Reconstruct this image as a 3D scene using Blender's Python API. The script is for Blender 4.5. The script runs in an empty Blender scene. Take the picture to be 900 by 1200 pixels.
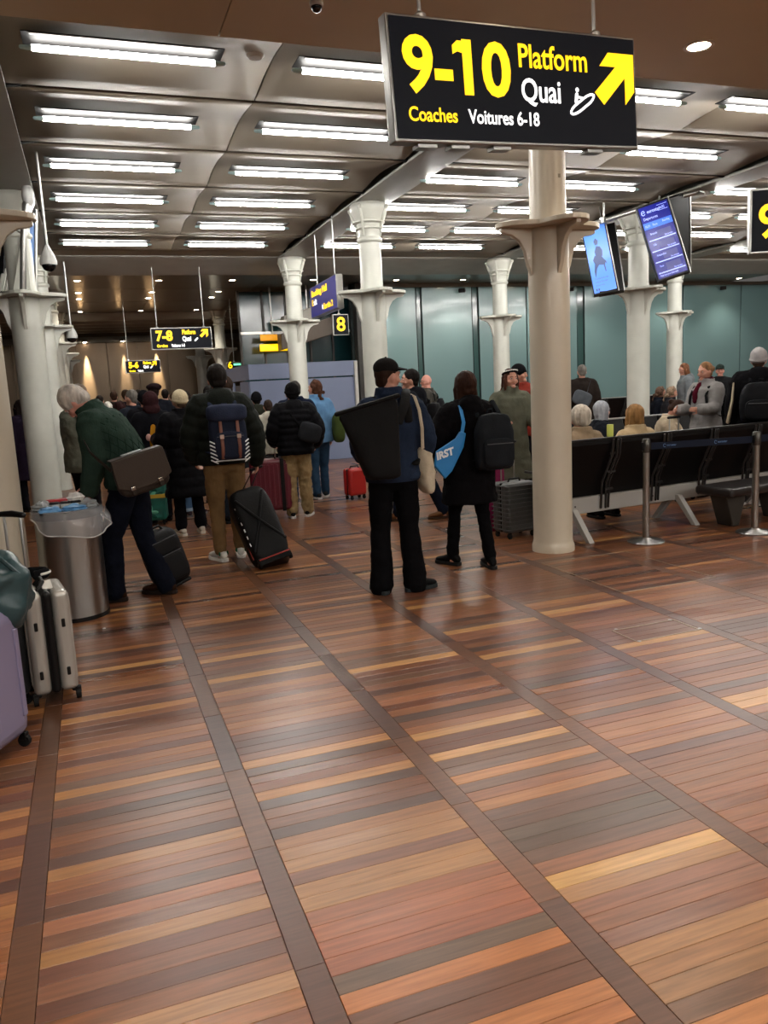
import bpy, math, random
import numpy as np
from mathutils import Vector, Matrix, Euler

random.seed(7)
PI = math.pi
SC = bpy.context.scene
COL = SC.collection

# ------------------------------------------------------------------ camera
# world: X along the floor planks, Y away along the dark floor strips, Z up
CC = np.array([450., 600.]); VX = np.array([3070., 316.]); VY = np.array([104., 467.])
FPX = math.sqrt(-(VX - CC) @ (VY - CC))
EYE = 1.57
_r1 = np.append(VX - CC, FPX); _r1 /= np.linalg.norm(_r1)
_r2 = np.append(VY - CC, FPX); _r2 /= np.linalg.norm(_r2)
_r3 = np.cross(_r1, _r2)
if _r3[1] > 0: _r3 = -_r3
ROT = np.stack([_r1, _r2, _r3])
cam_data = bpy.data.cameras.new('camera')
cam_data.sensor_fit = 'VERTICAL'; cam_data.sensor_height = 36.0; cam_data.sensor_width = 36.0
cam_data.lens = FPX / 1200 * 36.0
cam_data.clip_start = 0.05; cam_data.clip_end = 200
cam = bpy.data.objects.new('camera', cam_data); COL.objects.link(cam)
_m = Matrix(((ROT[0, 0], -ROT[0, 1], -ROT[0, 2], 0), (ROT[1, 0], -ROT[1, 1], -ROT[1, 2], 0),
             (ROT[2, 0], -ROT[2, 1], -ROT[2, 2], EYE), (0, 0, 0, 1)))
cam.matrix_world = _m
SC.camera = cam
# ------------------------------------------------------------------ world / exposure
SC.view_settings.view_transform = 'Standard'
try: SC.view_settings.look = 'None'
except Exception: pass
SC.view_settings.gamma = 1.0
SC.view_settings.use_curve_mapping = False
SC.view_settings.exposure = 1.2
world = bpy.data.worlds.new('world'); SC.world = world; world.use_nodes = True
world.node_tree.nodes['Background'].inputs[0].default_value = (0.9, 0.85, 0.8, 1)
world.node_tree.nodes['Background'].inputs[1].default_value = 0.05
TUBE_POWER = 33.0
SPOT_POWER = 34.0

def G(px, py, z=0.0):
    """pixel of the survey photograph -> point on the plane of height z"""
    d = ROT @ np.array([px - 450, py - 600, FPX]); t = (z - EYE) / d[2]
    return Vector((t * d[0], t * d[1], z))
def AY(px, py, Y):
    d = ROT @ np.array([px - 450, py - 600, FPX]); t = Y / d[1]
    return Vector((t * d[0], Y, EYE + t * d[2]))

# ------------------------------------------------------------------ materials
MATS = {}
def lin(c):
    if isinstance(c, str):
        c = c.lstrip('#'); c = [int(c[i:i + 2], 16) / 255 for i in (0, 2, 4)]
        c = [(x / 12.92 if x <= 0.04045 else ((x + 0.055) / 1.055) ** 2.4) for x in c]
    return (c[0], c[1], c[2], 1.0)
def mat(name, color=(.5, .5, .5), rough=.5, metal=0., bump=0., scale=40., var=0., vscale=3., emit=None, power=0.,
        stretch=(1, 1, 1), spec=.5, coat=0., alpha=1., trans=0., sheen=0.):
    if name in MATS: return MATS[name]
    m = bpy.data.materials.new(name); m.use_nodes = True
    nt = m.node_tree; b = nt.nodes['Principled BSDF']
    col = lin(color)
    if rough >= .4 and metal == 0 and max(col[:3]) < .1: spec *= .45
    b.inputs['Base Color'].default_value = col
    b.inputs['Roughness'].default_value = rough
    b.inputs['Metallic'].default_value = metal
    b.inputs['Specular IOR Level'].default_value = spec
    b.inputs['Coat Weight'].default_value = coat
    b.inputs['Coat Roughness'].default_value = .08
    b.inputs['Alpha'].default_value = alpha
    b.inputs['Transmission Weight'].default_value = trans
    b.inputs['Sheen Weight'].default_value = sheen
    if emit is not None:
        b.inputs['Emission Color'].default_value = lin(emit)
        b.inputs['Emission Strength'].default_value = power
    tc = nt.nodes.new('ShaderNodeTexCoord'); mp = nt.nodes.new('ShaderNodeMapping')
    mp.inputs['Scale'].default_value = stretch
    nt.links.new(tc.outputs['Object'], mp.inputs[0])
    if var > 0:
        n = nt.nodes.new('ShaderNodeTexNoise'); n.inputs['Scale'].default_value = vscale
        n.inputs['Detail'].default_value = 4
        nt.links.new(mp.outputs[0], n.inputs['Vector'])
        r = nt.nodes.new('ShaderNodeValToRGB')
        r.color_ramp.elements[0].position = .3; r.color_ramp.elements[1].position = .7
        r.color_ramp.elements[0].color = tuple(x * (1 - var) for x in col[:3]) + (1,)
        r.color_ramp.elements[1].color = tuple(min(1, x * (1 + var)) for x in col[:3]) + (1,)
        nt.links.new(n.outputs['Fac'], r.inputs[0]); nt.links.new(r.outputs[0], b.inputs['Base Color'])
    if bump > 0:
        n2 = nt.nodes.new('ShaderNodeTexNoise'); n2.inputs['Scale'].default_value = scale
        n2.inputs['Detail'].default_value = 3
        nt.links.new(mp.outputs[0], n2.inputs['Vector'])
        bp = nt.nodes.new('ShaderNodeBump'); bp.inputs['Strength'].default_value = bump
        bp.inputs['Distance'].default_value = .01
        nt.links.new(n2.outputs['Fac'], bp.inputs['Height']); nt.links.new(bp.outputs[0], b.inputs['Normal'])
    MATS[name] = m
    return m
def cloth(color, rough=.85, bump=.35):
    return mat('cloth_%s_%d' % (str(color), int(rough * 100)), color, rough, bump=bump, scale=90, var=.18, vscale=9, spec=.12)

# ------------------------------------------------------------------ mesh builder
def rotz(a): return Matrix.Rotation(a, 3, 'Z')
class MB:
    def __init__(s): s.v = []; s.f = []
    def add(s, vs, fs):
        o = len(s.v); s.v += [tuple(p) for p in vs]; s.f += [tuple(i + o for i in f) for f in fs]
    def box(s, c, d, rot=None):
        c = Vector(c); hx, hy, hz = d[0] / 2, d[1] / 2, d[2] / 2
        vs = [Vector((x * hx, y * hy, z * hz)) for x in (-1, 1) for y in (-1, 1) for z in (-1, 1)]
        if rot is not None: vs = [rot @ v for v in vs]
        s.add([c + v for v in vs], [(0, 1, 3, 2), (4, 6, 7, 5), (0, 4, 5, 1), (2, 3, 7, 6), (0, 2, 6, 4), (1, 5, 7, 3)])
        return s
    def loft(s, rings, close=True):
        n = len(rings[0]); vs = [p for r in rings for p in r]; fs = []
        for i in range(len(rings) - 1):
            for j in range(n):
                a = i * n + j; b = i * n + (j + 1) % n
                fs.append((a, b, b + n, a + n))
        if close:
            fs.append(tuple(range(n - 1, -1, -1))); k = (len(rings) - 1) * n
            fs.append(tuple(range(k, k + n)))
        s.add(vs, fs); return s
    def tube(s, pts, rad, n=12, axis=None, caps=True, flat=1.0):
        """round tube through pts; axis = the section's wide direction, flat = other/wide"""
        pts = [Vector(p) for p in pts]
        if not hasattr(rad, '__len__'): rad = [rad] * len(pts)
        rings = []
        m = len(pts)
        ref = Vector(axis) if axis is not None else None
        prev = None
        def frame(t, prev):
            if ref is not None: u = ref - t * ref.dot(t)
            elif prev is not None: u = prev - t * prev.dot(t)
            else: u = Vector((1, 0, 0)) - t * t.x
            if u.length < 1e-3: u = Vector((0, 1, 0)) - t * t.y
            if u.length < 1e-3: u = Vector((0, 0, 1))
            u.normalize(); return u, t.cross(u)
        for i in range(m):
            t = (pts[min(i + 1, m - 1)] - pts[max(i - 1, 0)])
            if t.length < 1e-9: t = Vector((0, 0, 1))
            t.normalize(); u, w = frame(t, prev); prev = u
            def R(c, r): return [c + u * (r * math.cos(2 * PI * k / n)) + w * (r * flat * math.sin(2 * PI * k / n)) for k in range(n)]
            if i == 0 and caps:
                for q in (.95, .6): rings.append(R(pts[0] - t * rad[0] * q * flat, rad[0] * math.sqrt(1 - q * q)))
            rings.append(R(pts[i], rad[i]))
            if i == m - 1 and caps:
                for q in (.6, .95): rings.append(R(pts[-1] + t * rad[-1] * q * flat, rad[-1] * math.sqrt(1 - q * q)))
        return s.loft(rings)
    def cyl(s, p0, p1, r0, r1=None, n=24):
        return s.tube([p0, p1], [r0, r0 if r1 is None else r1], n, caps=False)
    def lathe(s, prof, c=(0, 0, 0), n=32, ax=None):
        c = Vector(c); rings = []
        for r, z in prof:
            rings.append([c + Vector((max(r, 1e-4) * math.cos(2 * PI * k / n), max(r, 1e-4) * math.sin(2 * PI * k / n), z)) for k in range(n)])
        return s.loft(rings)
    def ball(s, c, r, rot=None, nu=16, nv=10, e=1.0, fn=None):
        c = Vector(c)
        if not hasattr(r, '__len__'): r = (r, r, r)
        rings = []
        def pw(x): return math.copysign(abs(x) ** e, x)
        for i in range(nv + 1):
            th = PI * i / nv; th = min(max(th, .03), PI - .03)
            ring = []
            for k in range(nu):
                ph = 2 * PI * k / nu
                d = Vector((pw(math.sin(th)) * pw(math.cos(ph)), pw(math.sin(th)) * pw(math.sin(ph)), -pw(math.cos(th))))
                p = Vector((d.x * r[0], d.y * r[1], d.z * r[2]))
                if fn: p = fn(p, d)
                if rot is not None: p = rot @ p
                ring.append(c + p)
            rings.append(ring)
        return s.loft(rings)
    def prism(s, outline, a, b, axis='z'):
        """extrude a 2-D outline between a and b along axis; outline in the other two axes"""
        def P(u, v, w):
            return {'z': (u, v, w), 'y': (u, w, v), 'x': (w, u, v)}[axis]
        n = len(outline)
        vs = [P(u, v, a) for u, v in outline] + [P(u, v, b) for u, v in outline]
        fs = [(i, (i + 1) % n, (i + 1) % n + n, i + n) for i in range(n)]
        fs += [tuple(range(n - 1, -1, -1)), tuple(range(n, 2 * n))]
        s.add(vs, fs); return s
    def mesh(s, name, m, smooth=False):
        me = bpy.data.meshes.new(name); me.from_pydata(s.v, [], s.f); me.update()
        if m is not None: me.materials.append(m)
        import bmesh
        bm = bmesh.new(); bm.from_mesh(me); bmesh.ops.recalc_face_normals(bm, faces=bm.faces); bm.to_mesh(me); bm.free()
        if smooth:
            me.polygons.foreach_set('use_smooth', [True] * len(me.polygons))
        return me
    def obj(s, name, m, parent=None, smooth=False, bevel=0., seg=2, voxel=0., disp=0., dscale=.12, sm=0, sub=0):
        me = s.mesh(name, m, smooth or voxel > 0)
        o = bpy.data.objects.new(name, me); COL.objects.link(o)
        if parent is not None: o.parent = parent
        if smooth and not voxel:
            try: me.set_sharp_from_angle(angle=math.radians(40))
            except Exception: pass
        if bevel > 0:
            b = o.modifiers.new('bevel', 'BEVEL'); b.width = bevel; b.segments = seg; b.limit_method = 'ANGLE'
        if voxel > 0:
            r = o.modifiers.new('remesh', 'REMESH'); r.mode = 'VOXEL'; r.voxel_size = voxel; r.use_smooth_shade = True
            if sm:
                q = o.modifiers.new('smooth', 'SMOOTH'); q.factor = .5; q.iterations = sm
        if sub:
            q = o.modifiers.new('sub', 'SUBSURF'); q.levels = sub; q.render_levels = sub
        if disp > 0:
            key = 'wrinkle%d' % int(dscale * 1000)
            t = bpy.data.textures.get(key)
            if t is None:
                t = bpy.data.textures.new(key, 'CLOUDS'); t.noise_scale = dscale; t.noise_depth = 2
            d = o.modifiers.new('wrinkles', 'DISPLACE'); d.texture = t; d.strength = disp; d.mid_level = .5
            d.texture_coords = 'LOCAL'
        return o
def thing(name, label, cat, loc=(0, 0, 0), rz=0., group=None, mtx=None):
    o = bpy.data.objects.new(name, None); COL.objects.link(o); o.empty_display_size = .1
    if mtx is not None: o.matrix_world = mtx
    else: o.location = loc; o.rotation_euler = (0, 0, rz)
    o['label'] = label; o['category'] = cat
    if group: o['group'] = group
    return o
def tag(o, label, cat, group=None):
    o['label'] = label; o['category'] = cat
    if group: o['group'] = group
    return o
def struct(o, label=None):
    o['kind'] = 'structure'
    if label: o['label'] = label
    return o
def copy_tree(root, loc=None, rz=None, label=None, mtx=None):
    def cp(o, p):
        c = o.copy(); COL.objects.link(c)
        if p is not None: c.parent = p
        for ch in CH.get(o.name, []): cp(ch, c)
        return c
    CH = {}
    for o in COL.objects:
        if o.parent: CH.setdefault(o.parent.name, []).append(o)
    c = cp(root, None)
    if loc is not None: c.location = loc
    if rz is not None: c.rotation_euler = (0, 0, rz)
    if label: c['label'] = label
    return c
def text(name, s, size, m, parent, loc, rot=(PI / 2, 0, 0), bold=.0, ext=.001, align='LEFT', sx=1.0, spacing=1.0, italic=0.):
    cu = bpy.data.curves.new(name, 'FONT'); cu.body = s; cu.size = size; cu.extrude = ext; cu.offset = bold
    cu.align_x = align; cu.space_character = spacing; cu.shear = italic; cu.resolution_u = 4
    t = bpy.data.objects.new(name + '_src', cu); COL.objects.link(t)
    dg = bpy.context.evaluated_depsgraph_get()
    me = bpy.data.meshes.new_from_object(t.evaluated_get(dg)); me.name = name
    bpy.data.objects.remove(t); bpy.data.curves.remove(cu)
    me.materials.clear(); me.materials.append(m)
    o = bpy.data.objects.new(name, me); COL.objects.link(o)
    if parent is not None: o.parent = parent
    o.location = loc; o.rotation_euler = rot; o.scale = (sx, 1, 1)
    return o
ORD = ['first', 'second', 'third', 'fourth', 'fifth', 'sixth', 'seventh', 'eighth', 'ninth', 'tenth', 'eleventh', 'twelfth']
# common materials
STEEL = mat('brushed_steel', '#a3a29e', .28, 1., bump=.08, scale=60, stretch=(1, 1, .05))
CHROME = mat('chrome', '#c8c8c4', .12, 1.)
BLACKP = mat('black_plastic', '#0d0d0e', .4)
RUBBER = mat('black_rubber', '#101010', .7)
ALU = mat('anodised_aluminium', '#b4b4b0', .35, .9)
COLPAINT = mat('column_paint', '#c9cac0', .35, bump=.12, scale=7, var=.06, vscale=4, coat=.2)
CREAM = mat('column_cream_paint', '#c3b8a4', .38, bump=.12, scale=7, var=.05, vscale=3, coat=.2)
# ------------------------------------------------------------------ FLOOR
def wood_mat(name, stuff):
    m = bpy.data.materials.new(name); m.use_nodes = True
    nt = m.node_tree; b = nt.nodes['Principled BSDF']; N = nt.nodes.new; L = nt.links.new
    if stuff:
        at = N('ShaderNodeAttribute'); at.attribute_name = 'plank_colour'; colout = at.outputs['Color']; rnd = at.outputs['Fac']
    else:
        oi = N('ShaderNodeObjectInfo'); colout = oi.outputs['Color']; rnd = oi.outputs['Random']
    geo = N('ShaderNodeNewGeometry'); mp = N('ShaderNodeMapping'); mp.inputs['Scale'].default_value = (1.6, 26, 1)
    off = N('ShaderNodeVectorMath'); off.operation = 'ADD'
    mul = N('ShaderNodeMath'); mul.operation = 'MULTIPLY'; mul.inputs[1].default_value = 37.0
    L(rnd, mul.inputs[0]); cx = N('ShaderNodeCombineXYZ'); L(mul.outputs[0], cx.inputs[0]); L(mul.outputs[0], cx.inputs[1])
    L(geo.outputs['Position'], off.inputs[0]); L(cx.outputs[0], off.inputs[1]); L(off.outputs[0], mp.inputs[0])
    n = N('ShaderNodeTexNoise'); n.inputs['Scale'].default_value = 2.2; n.inputs['Detail'].default_value = 7; n.inputs['Roughness'].default_value = .6
    n.inputs['Distortion'].default_value = .25
    L(mp.outputs[0], n.inputs['Vector'])
    r = N('ShaderNodeValToRGB'); r.color_ramp.elements[0].position = .3; r.color_ramp.elements[1].position = .72
    r.color_ramp.elements[0].color = (.66, .65, .64, 1); r.color_ramp.elements[1].color = (1.26, 1.25, 1.24, 1)
    L(n.outputs['Fac'], r.inputs[0])
    mx = N('ShaderNodeMix'); mx.data_type = 'RGBA'; mx.blend_type = 'MULTIPLY'; mx.inputs[0].default_value = 1
    L(colout, mx.inputs[6]); L(r.outputs[0], mx.inputs[7])
    # worn, broad blotches
    n2 = N('ShaderNodeTexNoise'); n2.inputs['Scale'].default_value = 1.3; n2.inputs['Detail'].default_value = 4
    L(geo.outputs['Position'], n2.inputs['Vector'])
    mr = N('ShaderNodeMapRange'); mr.inputs['From Min'].default_value = 0; mr.inputs['From Max'].default_value = 1
    mr.inputs['To Min'].default_value = .27; mr.inputs['To Max'].default_value = .36
    L(rnd, mr.inputs[0]); L(mr.outputs[0], b.inputs['Roughness'])
    L(mx.outputs[2], b.inputs['Base Color'])
    b.inputs['Specular IOR Level'].default_value = .5
    n3 = N('ShaderNodeTexNoise'); n3.inputs['Scale'].default_value = 5; n3.inputs['Detail'].default_value = 3
    L(mp.outputs[0], n3.inputs['Vector'])
    bp = N('ShaderNodeBump'); bp.inputs['Strength'].default_value = .05; bp.inputs['Distance'].default_value = .004
    L(n3.outputs['Fac'], bp.inputs['Height']); L(bp.outputs[0], b.inputs['Normal'])
    return m
WOOD = wood_mat('worn_hardwood', False); WOODS = wood_mat('worn_hardwood_far', True)
PAL = [('#7a4a2e', 10), ('#8a5634', 10), ('#935d38', 8), ('#a86f42', 6), ('#b57b48', 3), ('#6a4030', 9), ('#5c392c', 6), ('#87543a', 7),
       ('#9a6243', 4), ('#4e352b', 3), ('#c9965c', 3), ('#71503d', 5)]
PALL = [lin(c) for c, w in PAL]; PALW = [w for c, w in PAL]
MEAN = lin('#7a5638')
def soften(c, k=1.0, q=.12): return tuple((x * (1 - q) + m_ * q) * k for x, m_ in zip(c[:3], MEAN[:3])) + (1,)
def pick():
    return soften(random.choices(PALL, PALW)[0], random.uniform(.66, .84))
SP = .7465; SX0 = -.335; SWID = .085; PP = .0715
base = MB().box((6, 9.5, -.06), (26, 43, .06)).obj('floor', mat('floor_base', '#1c120d', .6)); struct(base, 'dark sub-floor under the hardwood planks')
special = {}
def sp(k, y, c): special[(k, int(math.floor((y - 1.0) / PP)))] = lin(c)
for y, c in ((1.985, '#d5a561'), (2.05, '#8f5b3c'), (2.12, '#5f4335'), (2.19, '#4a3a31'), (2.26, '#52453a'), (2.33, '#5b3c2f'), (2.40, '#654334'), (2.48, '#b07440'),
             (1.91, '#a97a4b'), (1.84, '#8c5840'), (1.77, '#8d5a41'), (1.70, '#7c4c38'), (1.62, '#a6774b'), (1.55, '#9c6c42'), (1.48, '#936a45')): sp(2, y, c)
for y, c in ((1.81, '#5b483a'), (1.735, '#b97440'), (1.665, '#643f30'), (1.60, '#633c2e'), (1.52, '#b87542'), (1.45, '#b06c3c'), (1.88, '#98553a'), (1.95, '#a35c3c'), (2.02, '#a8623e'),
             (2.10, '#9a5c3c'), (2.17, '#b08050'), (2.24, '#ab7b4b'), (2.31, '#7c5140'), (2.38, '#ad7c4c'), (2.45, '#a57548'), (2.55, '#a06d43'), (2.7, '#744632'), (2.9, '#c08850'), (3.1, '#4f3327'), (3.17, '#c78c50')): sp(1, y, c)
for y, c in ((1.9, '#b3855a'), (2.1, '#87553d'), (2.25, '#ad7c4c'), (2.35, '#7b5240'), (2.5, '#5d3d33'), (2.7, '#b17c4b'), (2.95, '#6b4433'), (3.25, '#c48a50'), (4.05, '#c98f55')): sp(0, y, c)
pl_me = None
def plank_mesh(name, lx, ly, m):
    g = .0009; b = .0011; hx = lx / 2 - g; hy = ly / 2 - g
    mb = MB()
    rings = [[(-hx, -hy, -.02), (hx, -hy, -.02), (hx, hy, -.02), (-hx, hy, -.02)], [(-hx, -hy, -b), (hx, -hy, -b), (hx, hy, -b), (-hx, hy, -b)],
             [(-hx + b, -hy + b, 0), (hx - b, -hy + b, 0), (hx - b, hy - b, 0), (-hx + b, hy - b, 0)]]
    mb.loft([[Vector(p) for p in r] for r in rings]); return mb
FL = SP - SWID
pm = plank_mesh('plank', FL, PP, WOOD).mesh('plank', WOOD)
cands = []
for k in range(-4, 26):
    xc = SX0 + SP * k + SP / 2
    for j in range(int(27.0 / PP)):
        y = 1.0 - 2.2 + (j + .5) * PP
        jj = int(math.floor((y - 1.0) / PP))
        if xc < -1.0 - .1 * 0 and y < 0: continue
        cands.append((xc, y, k, jj))
def inview(x, y):
    q = ROT.T @ (np.array([x, y, 0 - EYE])); 
    if q[2] < .3: return None
    u, v = 450 + FPX * q[0] / q[2], 600 + FPX * q[1] / q[2]
    return u, v, q[2]
scored = []
for c in cands:
    r = inview(c[0], c[1])
    vis = r and -160 < r[0] < 1060 and r[1] < 1240
    scored.append((r[2] if vis else 999, c))
scored.sort(key=lambda t: t[0])
near = scored[:300]; rest = scored[300:]
for d, (x, y, k, jj) in near:
    o = bpy.data.objects.new('plank', pm); COL.objects.link(o); o.parent = base
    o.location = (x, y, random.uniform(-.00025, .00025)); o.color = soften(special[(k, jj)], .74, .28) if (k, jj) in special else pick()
def stuff_planks(name, items, lx, ly, m):
    t = plank_mesh('t', lx, ly, m); V = np.array(t.v); F = t.f; nv = len(V)
    vs = np.concatenate([V + np.array([x, y, random.uniform(-.00025, .00025)]) for x, y, c in items])
    fs = [tuple(i + nv * q for i in f) for q in range(len(items)) for f in F]
    me = bpy.data.meshes.new(name); me.from_pydata(vs.tolist(), [], fs); me.update(); me.materials.append(m)
    a = me.attributes.new('plank_colour', 'FLOAT_COLOR', 'POINT')
    a.data.foreach_set('color', np.repeat(np.array([c for x, y, c in items], dtype=np.float32), nv, axis=0).ravel())
    o = bpy.data.objects.new(name, me); COL.objects.link(o); o.parent = base; o['kind'] = 'stuff'
    return o
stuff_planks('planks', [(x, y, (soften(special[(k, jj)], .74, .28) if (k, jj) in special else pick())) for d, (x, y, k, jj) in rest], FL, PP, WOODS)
# dark border strips: short boards laid end to end in two rows
SPAL = ['#603f2c', '#68442e', '#59392a', '#704a33', '#634333']
scand = []
for k in range(-4, 27):
    x = SX0 + SP * k
    y = -1.2 + random.uniform(0, .5)
    while y < 25.5:
        scand.append((x, y, k)); y += .62
sv = sorted(scand, key=lambda c: (inview(c[0], c[1]) or (0, 0, 999))[2] if (inview(c[0], c[1]) and -160 < inview(c[0], c[1])[0] < 1060 and inview(c[0], c[1])[1] < 1300) else 999)
sm_ = plank_mesh('border_board', SWID, .62, WOOD).mesh('border_board', WOOD)
def spick():
    c = lin(random.choice(SPAL)); q = random.uniform(.66, .84); return tuple(v * q for v in c[:3]) + (1,)
for x, y, k in sv[:90]:
    o = bpy.data.objects.new('border_board', sm_); COL.objects.link(o); o.parent = base; o.location = (x, y, random.uniform(-.00025, .00025))
    o.color = lin('#4b3630') if (k == 1 and 3.0 < y < 3.5) else spick()
stuff_planks('border_boards', [(x, y, spick()) for x, y, k in sv[90:]], SWID, .62, WOODS)
# hatch outlines: thin steel edging let into the floor
def hatch(name, pts, label, m):
    t = MB()
    for i in range(len(pts)):
        a, b_ = Vector(pts[i]), Vector(pts[(i + 1) % len(pts)])
        t.box(((a + b_) / 2 + Vector((0, 0, .0015))), ((b_ - a).length + .008, .008, .004), rotz(math.atan2((b_ - a).y, (b_ - a).x)))
    o = t.obj(name, m); return tag(o, label, 'floor trim')
HM = mat('worn_brass_edge', '#a89a88', .4, .8)
hatch('hatch_edging', [(2.87, 3.96, 0), (3.33, 3.96, 0), (3.33, 3.73, 0), (2.87, 3.73, 0)], 'thin metal edging of a small floor hatch in the open floor', HM)
hatch('hatch_edging', [(3.46, 5.75, 0), (4.3, 5.75, 0), (4.3, 4.65, 0), (3.46, 4.65, 0)], 'metal edging of the larger floor hatch before the cream column', HM)
for i, (u, v) in enumerate(((722, 738), (785, 727), (820, 737), (749, 752))):
    p = G(u, v)
    o = MB().cyl((p.x, p.y, .0015), (p.x, p.y, .0045), .012, n=12).obj('hatch_lifting_pin', ALU); tag(o, 'bright lifting pin at the %s corner of the small floor hatch' % ['left', 'far', 'right', 'near'][i], 'floor pin')

# ------------------------------------------------------------------ CEILING
PANEL = mat('ceiling_panel_paint', '#887d6e', .6, bump=.03, scale=2, var=.04, vscale=1.2, coat=0., spec=.22)
SOFF = mat('soffit_paint', '#c3b59c', .5, bump=.03, scale=1.5, var=.05, vscale=.8, coat=.0)
DARK = mat('void_black', '#0b0a09', .8)
GIRD = mat('girder_paint', '#8c8a82', .45, bump=.06, scale=10, var=.06)
ceil = MB().box((6.5, 12, 4.75), (30, 46, .1)).obj('ceiling', DARK); struct(ceil, 'dark slab above the ceiling panels')
XG = [-.61 + 4.47 * i for i in range(-1, 5)]
ROW0 = 6.33; RP = 1.49
def panel_mesh(width, name):
    mb = MB(); out = []
    n = 10
    L_ = RP - .075
    for i in range(n + 1):
        t = i / n; out.append((-L_ / 2 + L_ * t, .055 * math.sin(PI * min(1, t * 1.02)) + .02))
    back = [(y, z + .025) for y, z in reversed(out)]
    mb.prism(out + back, -width / 2, width / 2, 'x'); return mb
rows_all = list(range(-9, -4)) + list(range(0, 6))
bays = [(-5.08 + .25, -.61 - .25), (-.61 + .22, 3.86 - .28), (3.86 + .2, 8.33 - .25), (8.33 + .25, 12.8 - .25), (12.8 + .25, 17.27 - .25)]
pms = {}
for bi, (x0, x1) in enumerate(bays):
    for half in (0, 1):
        w = (x1 - x0) / 2 - .012
        xc = x0 + (x1 - x0) * (.25 + .5 * half)
        key = round(w, 3)
        if key not in pms: pms[key] = panel_mesh(w, 'ceiling_panel').mesh('ceiling_panel', PANEL, True)
        for r in rows_all:
            o = bpy.data.objects.new('ceiling_panel', pms[key]); COL.objects.link(o); o.parent = ceil
            o.location = (xc, ROW0 + RP * r + .16, 4.0)
# girders along Y between the column heads
for i, xg in enumerate(XG):
    for (ya, yb) in ((5.6, 15.3), (-8.2, -1.0)):
        g = MB()
        g.prism([(-.25, 0), (.25, 0), (.25, .03), (.04, .08), (.04, .45), (-.04, .45), (-.04, .08), (-.25, .03)], ya, yb, 'y')
        o = g.obj('ceiling_girder', GIRD, ceil); o.location = (xg, 0, 3.985)
    # curved fins under the panel joints
    for r in range(0, 7):
        f = MB(); pts = [(-.24, .0), (-.24, .16)] + [(-.24 - .32 * math.sin(PI / 2 * q / 6) , .16 - .0 - .14 * (q / 6) ** 2 + .0) for q in range(0, 7)]
        f.prism([(-.24, .02), (-.24, .22), (-.44, .16), (-.6, .10), (-.6, .07)], -.02, .02, 'y')
        f.prism([(.24, .02), (.24, .22), (.44, .16), (.6, .10), (.6, .07)], -.02, .02, 'y')
        o = f.obj('girder_fin', DARK, ceil); o.location = (xg, ROW0 + RP * r + .16 - RP / 2, 3.985)
# flat front soffit with seams and the bulkhead drop
for (xa, xb, ya, yb) in ((-5.5, 1.05, -1, 5.72), (1.056, 7.1, -1, 5.72), (7.106, 18, -1, 5.72)):
    MB().box(((xa + xb) / 2, (ya + yb) / 2, 3.93), (xb - xa, yb - ya, .06)).obj('soffit_panel', SOFF, ceil, bevel=.004)
MB().box((6.25, 5.69, 4.05), (23.5, .05, .25)).obj('soffit_edge', PANEL, ceil)
MB().box((6.25, 14.98, 4.05), (23.5, .58, .04)).obj('ceiling_panel', PANEL, ceil)
# rear lower ceiling: crossbeam, glossy dark panels, ridge beams
GLOSS = mat('rear_ceiling_gloss', '#6e675b', .3, bump=.02, scale=2, coat=.4)
MB().prism([(15.25, 4.02), (15.35, 3.98), (16.1, 3.9), (16.25, 3.84), (16.35, 3.84), (16.4, 3.9), (16.4, 4.3), (15.25, 4.3)], -5.5, 18, 'x').obj('crossbeam', GIRD, ceil, smooth=True)
for xa in [-5.08 + 2.235 * i for i in range(10)]:
    for ya in (16.42, 18.9, 21.4):
        MB().box((xa + 1.11, ya + 1.23, 3.93), (2.225, 2.46, .05)).obj('rear_ceiling_panel', GLOSS, ceil)
for q in range(5):
    yy = 24.1 + q * 1.1
    MB().prism([(yy, 3.9), (yy + .2, 3.72), (yy + .35, 3.72), (yy + 1.0, 3.9), (yy + 1.0, 3.98), (yy, 3.98)], -5.5, 18, 'x').obj('rear_ceiling_rib', GIRD, ceil)
# ------------------------------------------------------------------ WALLS
TEAL = mat('teal_back_painted_glass', '#6b8789', .22, var=.05, vscale=.35, coat=.35)
TEALD = mat('teal_glass_fin', '#36504f', .12, coat=.6)
wb = MB().box((15.2, 18.4, 1.95), (18.4, .12, 3.9)).obj('wall_back', mat('wall_backing', '#1a2423', .5)); struct(wb, 'wall behind the teal glass panels')
edges = [AY(u, 420, 18.25).x for u in (428, 491, 497, 556, 563, 619, 678, 686, 736, 801, 868, 935, 1000, 1060)] + [24.0]
for a, b_ in zip(edges[:-1], edges[1:]):
    narrow = (b_ - a) < .35
    MB().box(((a + b_) / 2, 18.3 + (.03 if narrow else 0), 1.93), (b_ - a - .035, .03, 3.8)).obj('glass_fin' if narrow else 'glass_panel', TEALD if narrow else TEAL, wb, bevel=.004)
MB().box((15.2, 18.26, 3.86), (18.2, .08, .08)).obj('head_trim', GIRD, wb)
MB().box((15.2, 18.27, .06), (18.2, .05, .12)).obj('skirting', BLACKP, wb)
for u in (463, 540, 668, 847): 
    p = AY(u, 344, 18.1); MB().cyl((p.x, 18.2, 3.72), (p.x + .12, 18.1, 3.72), .05).obj('glass_clamp', BLACKP, wb)
MB().box((AY(423, 420, 18.25).x, 18.2, 1.95), (.22, .25, 3.9)).obj('trim_1', mat('dark_post', '#3a3937', .4))['kind'] = 'structure'
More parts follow.
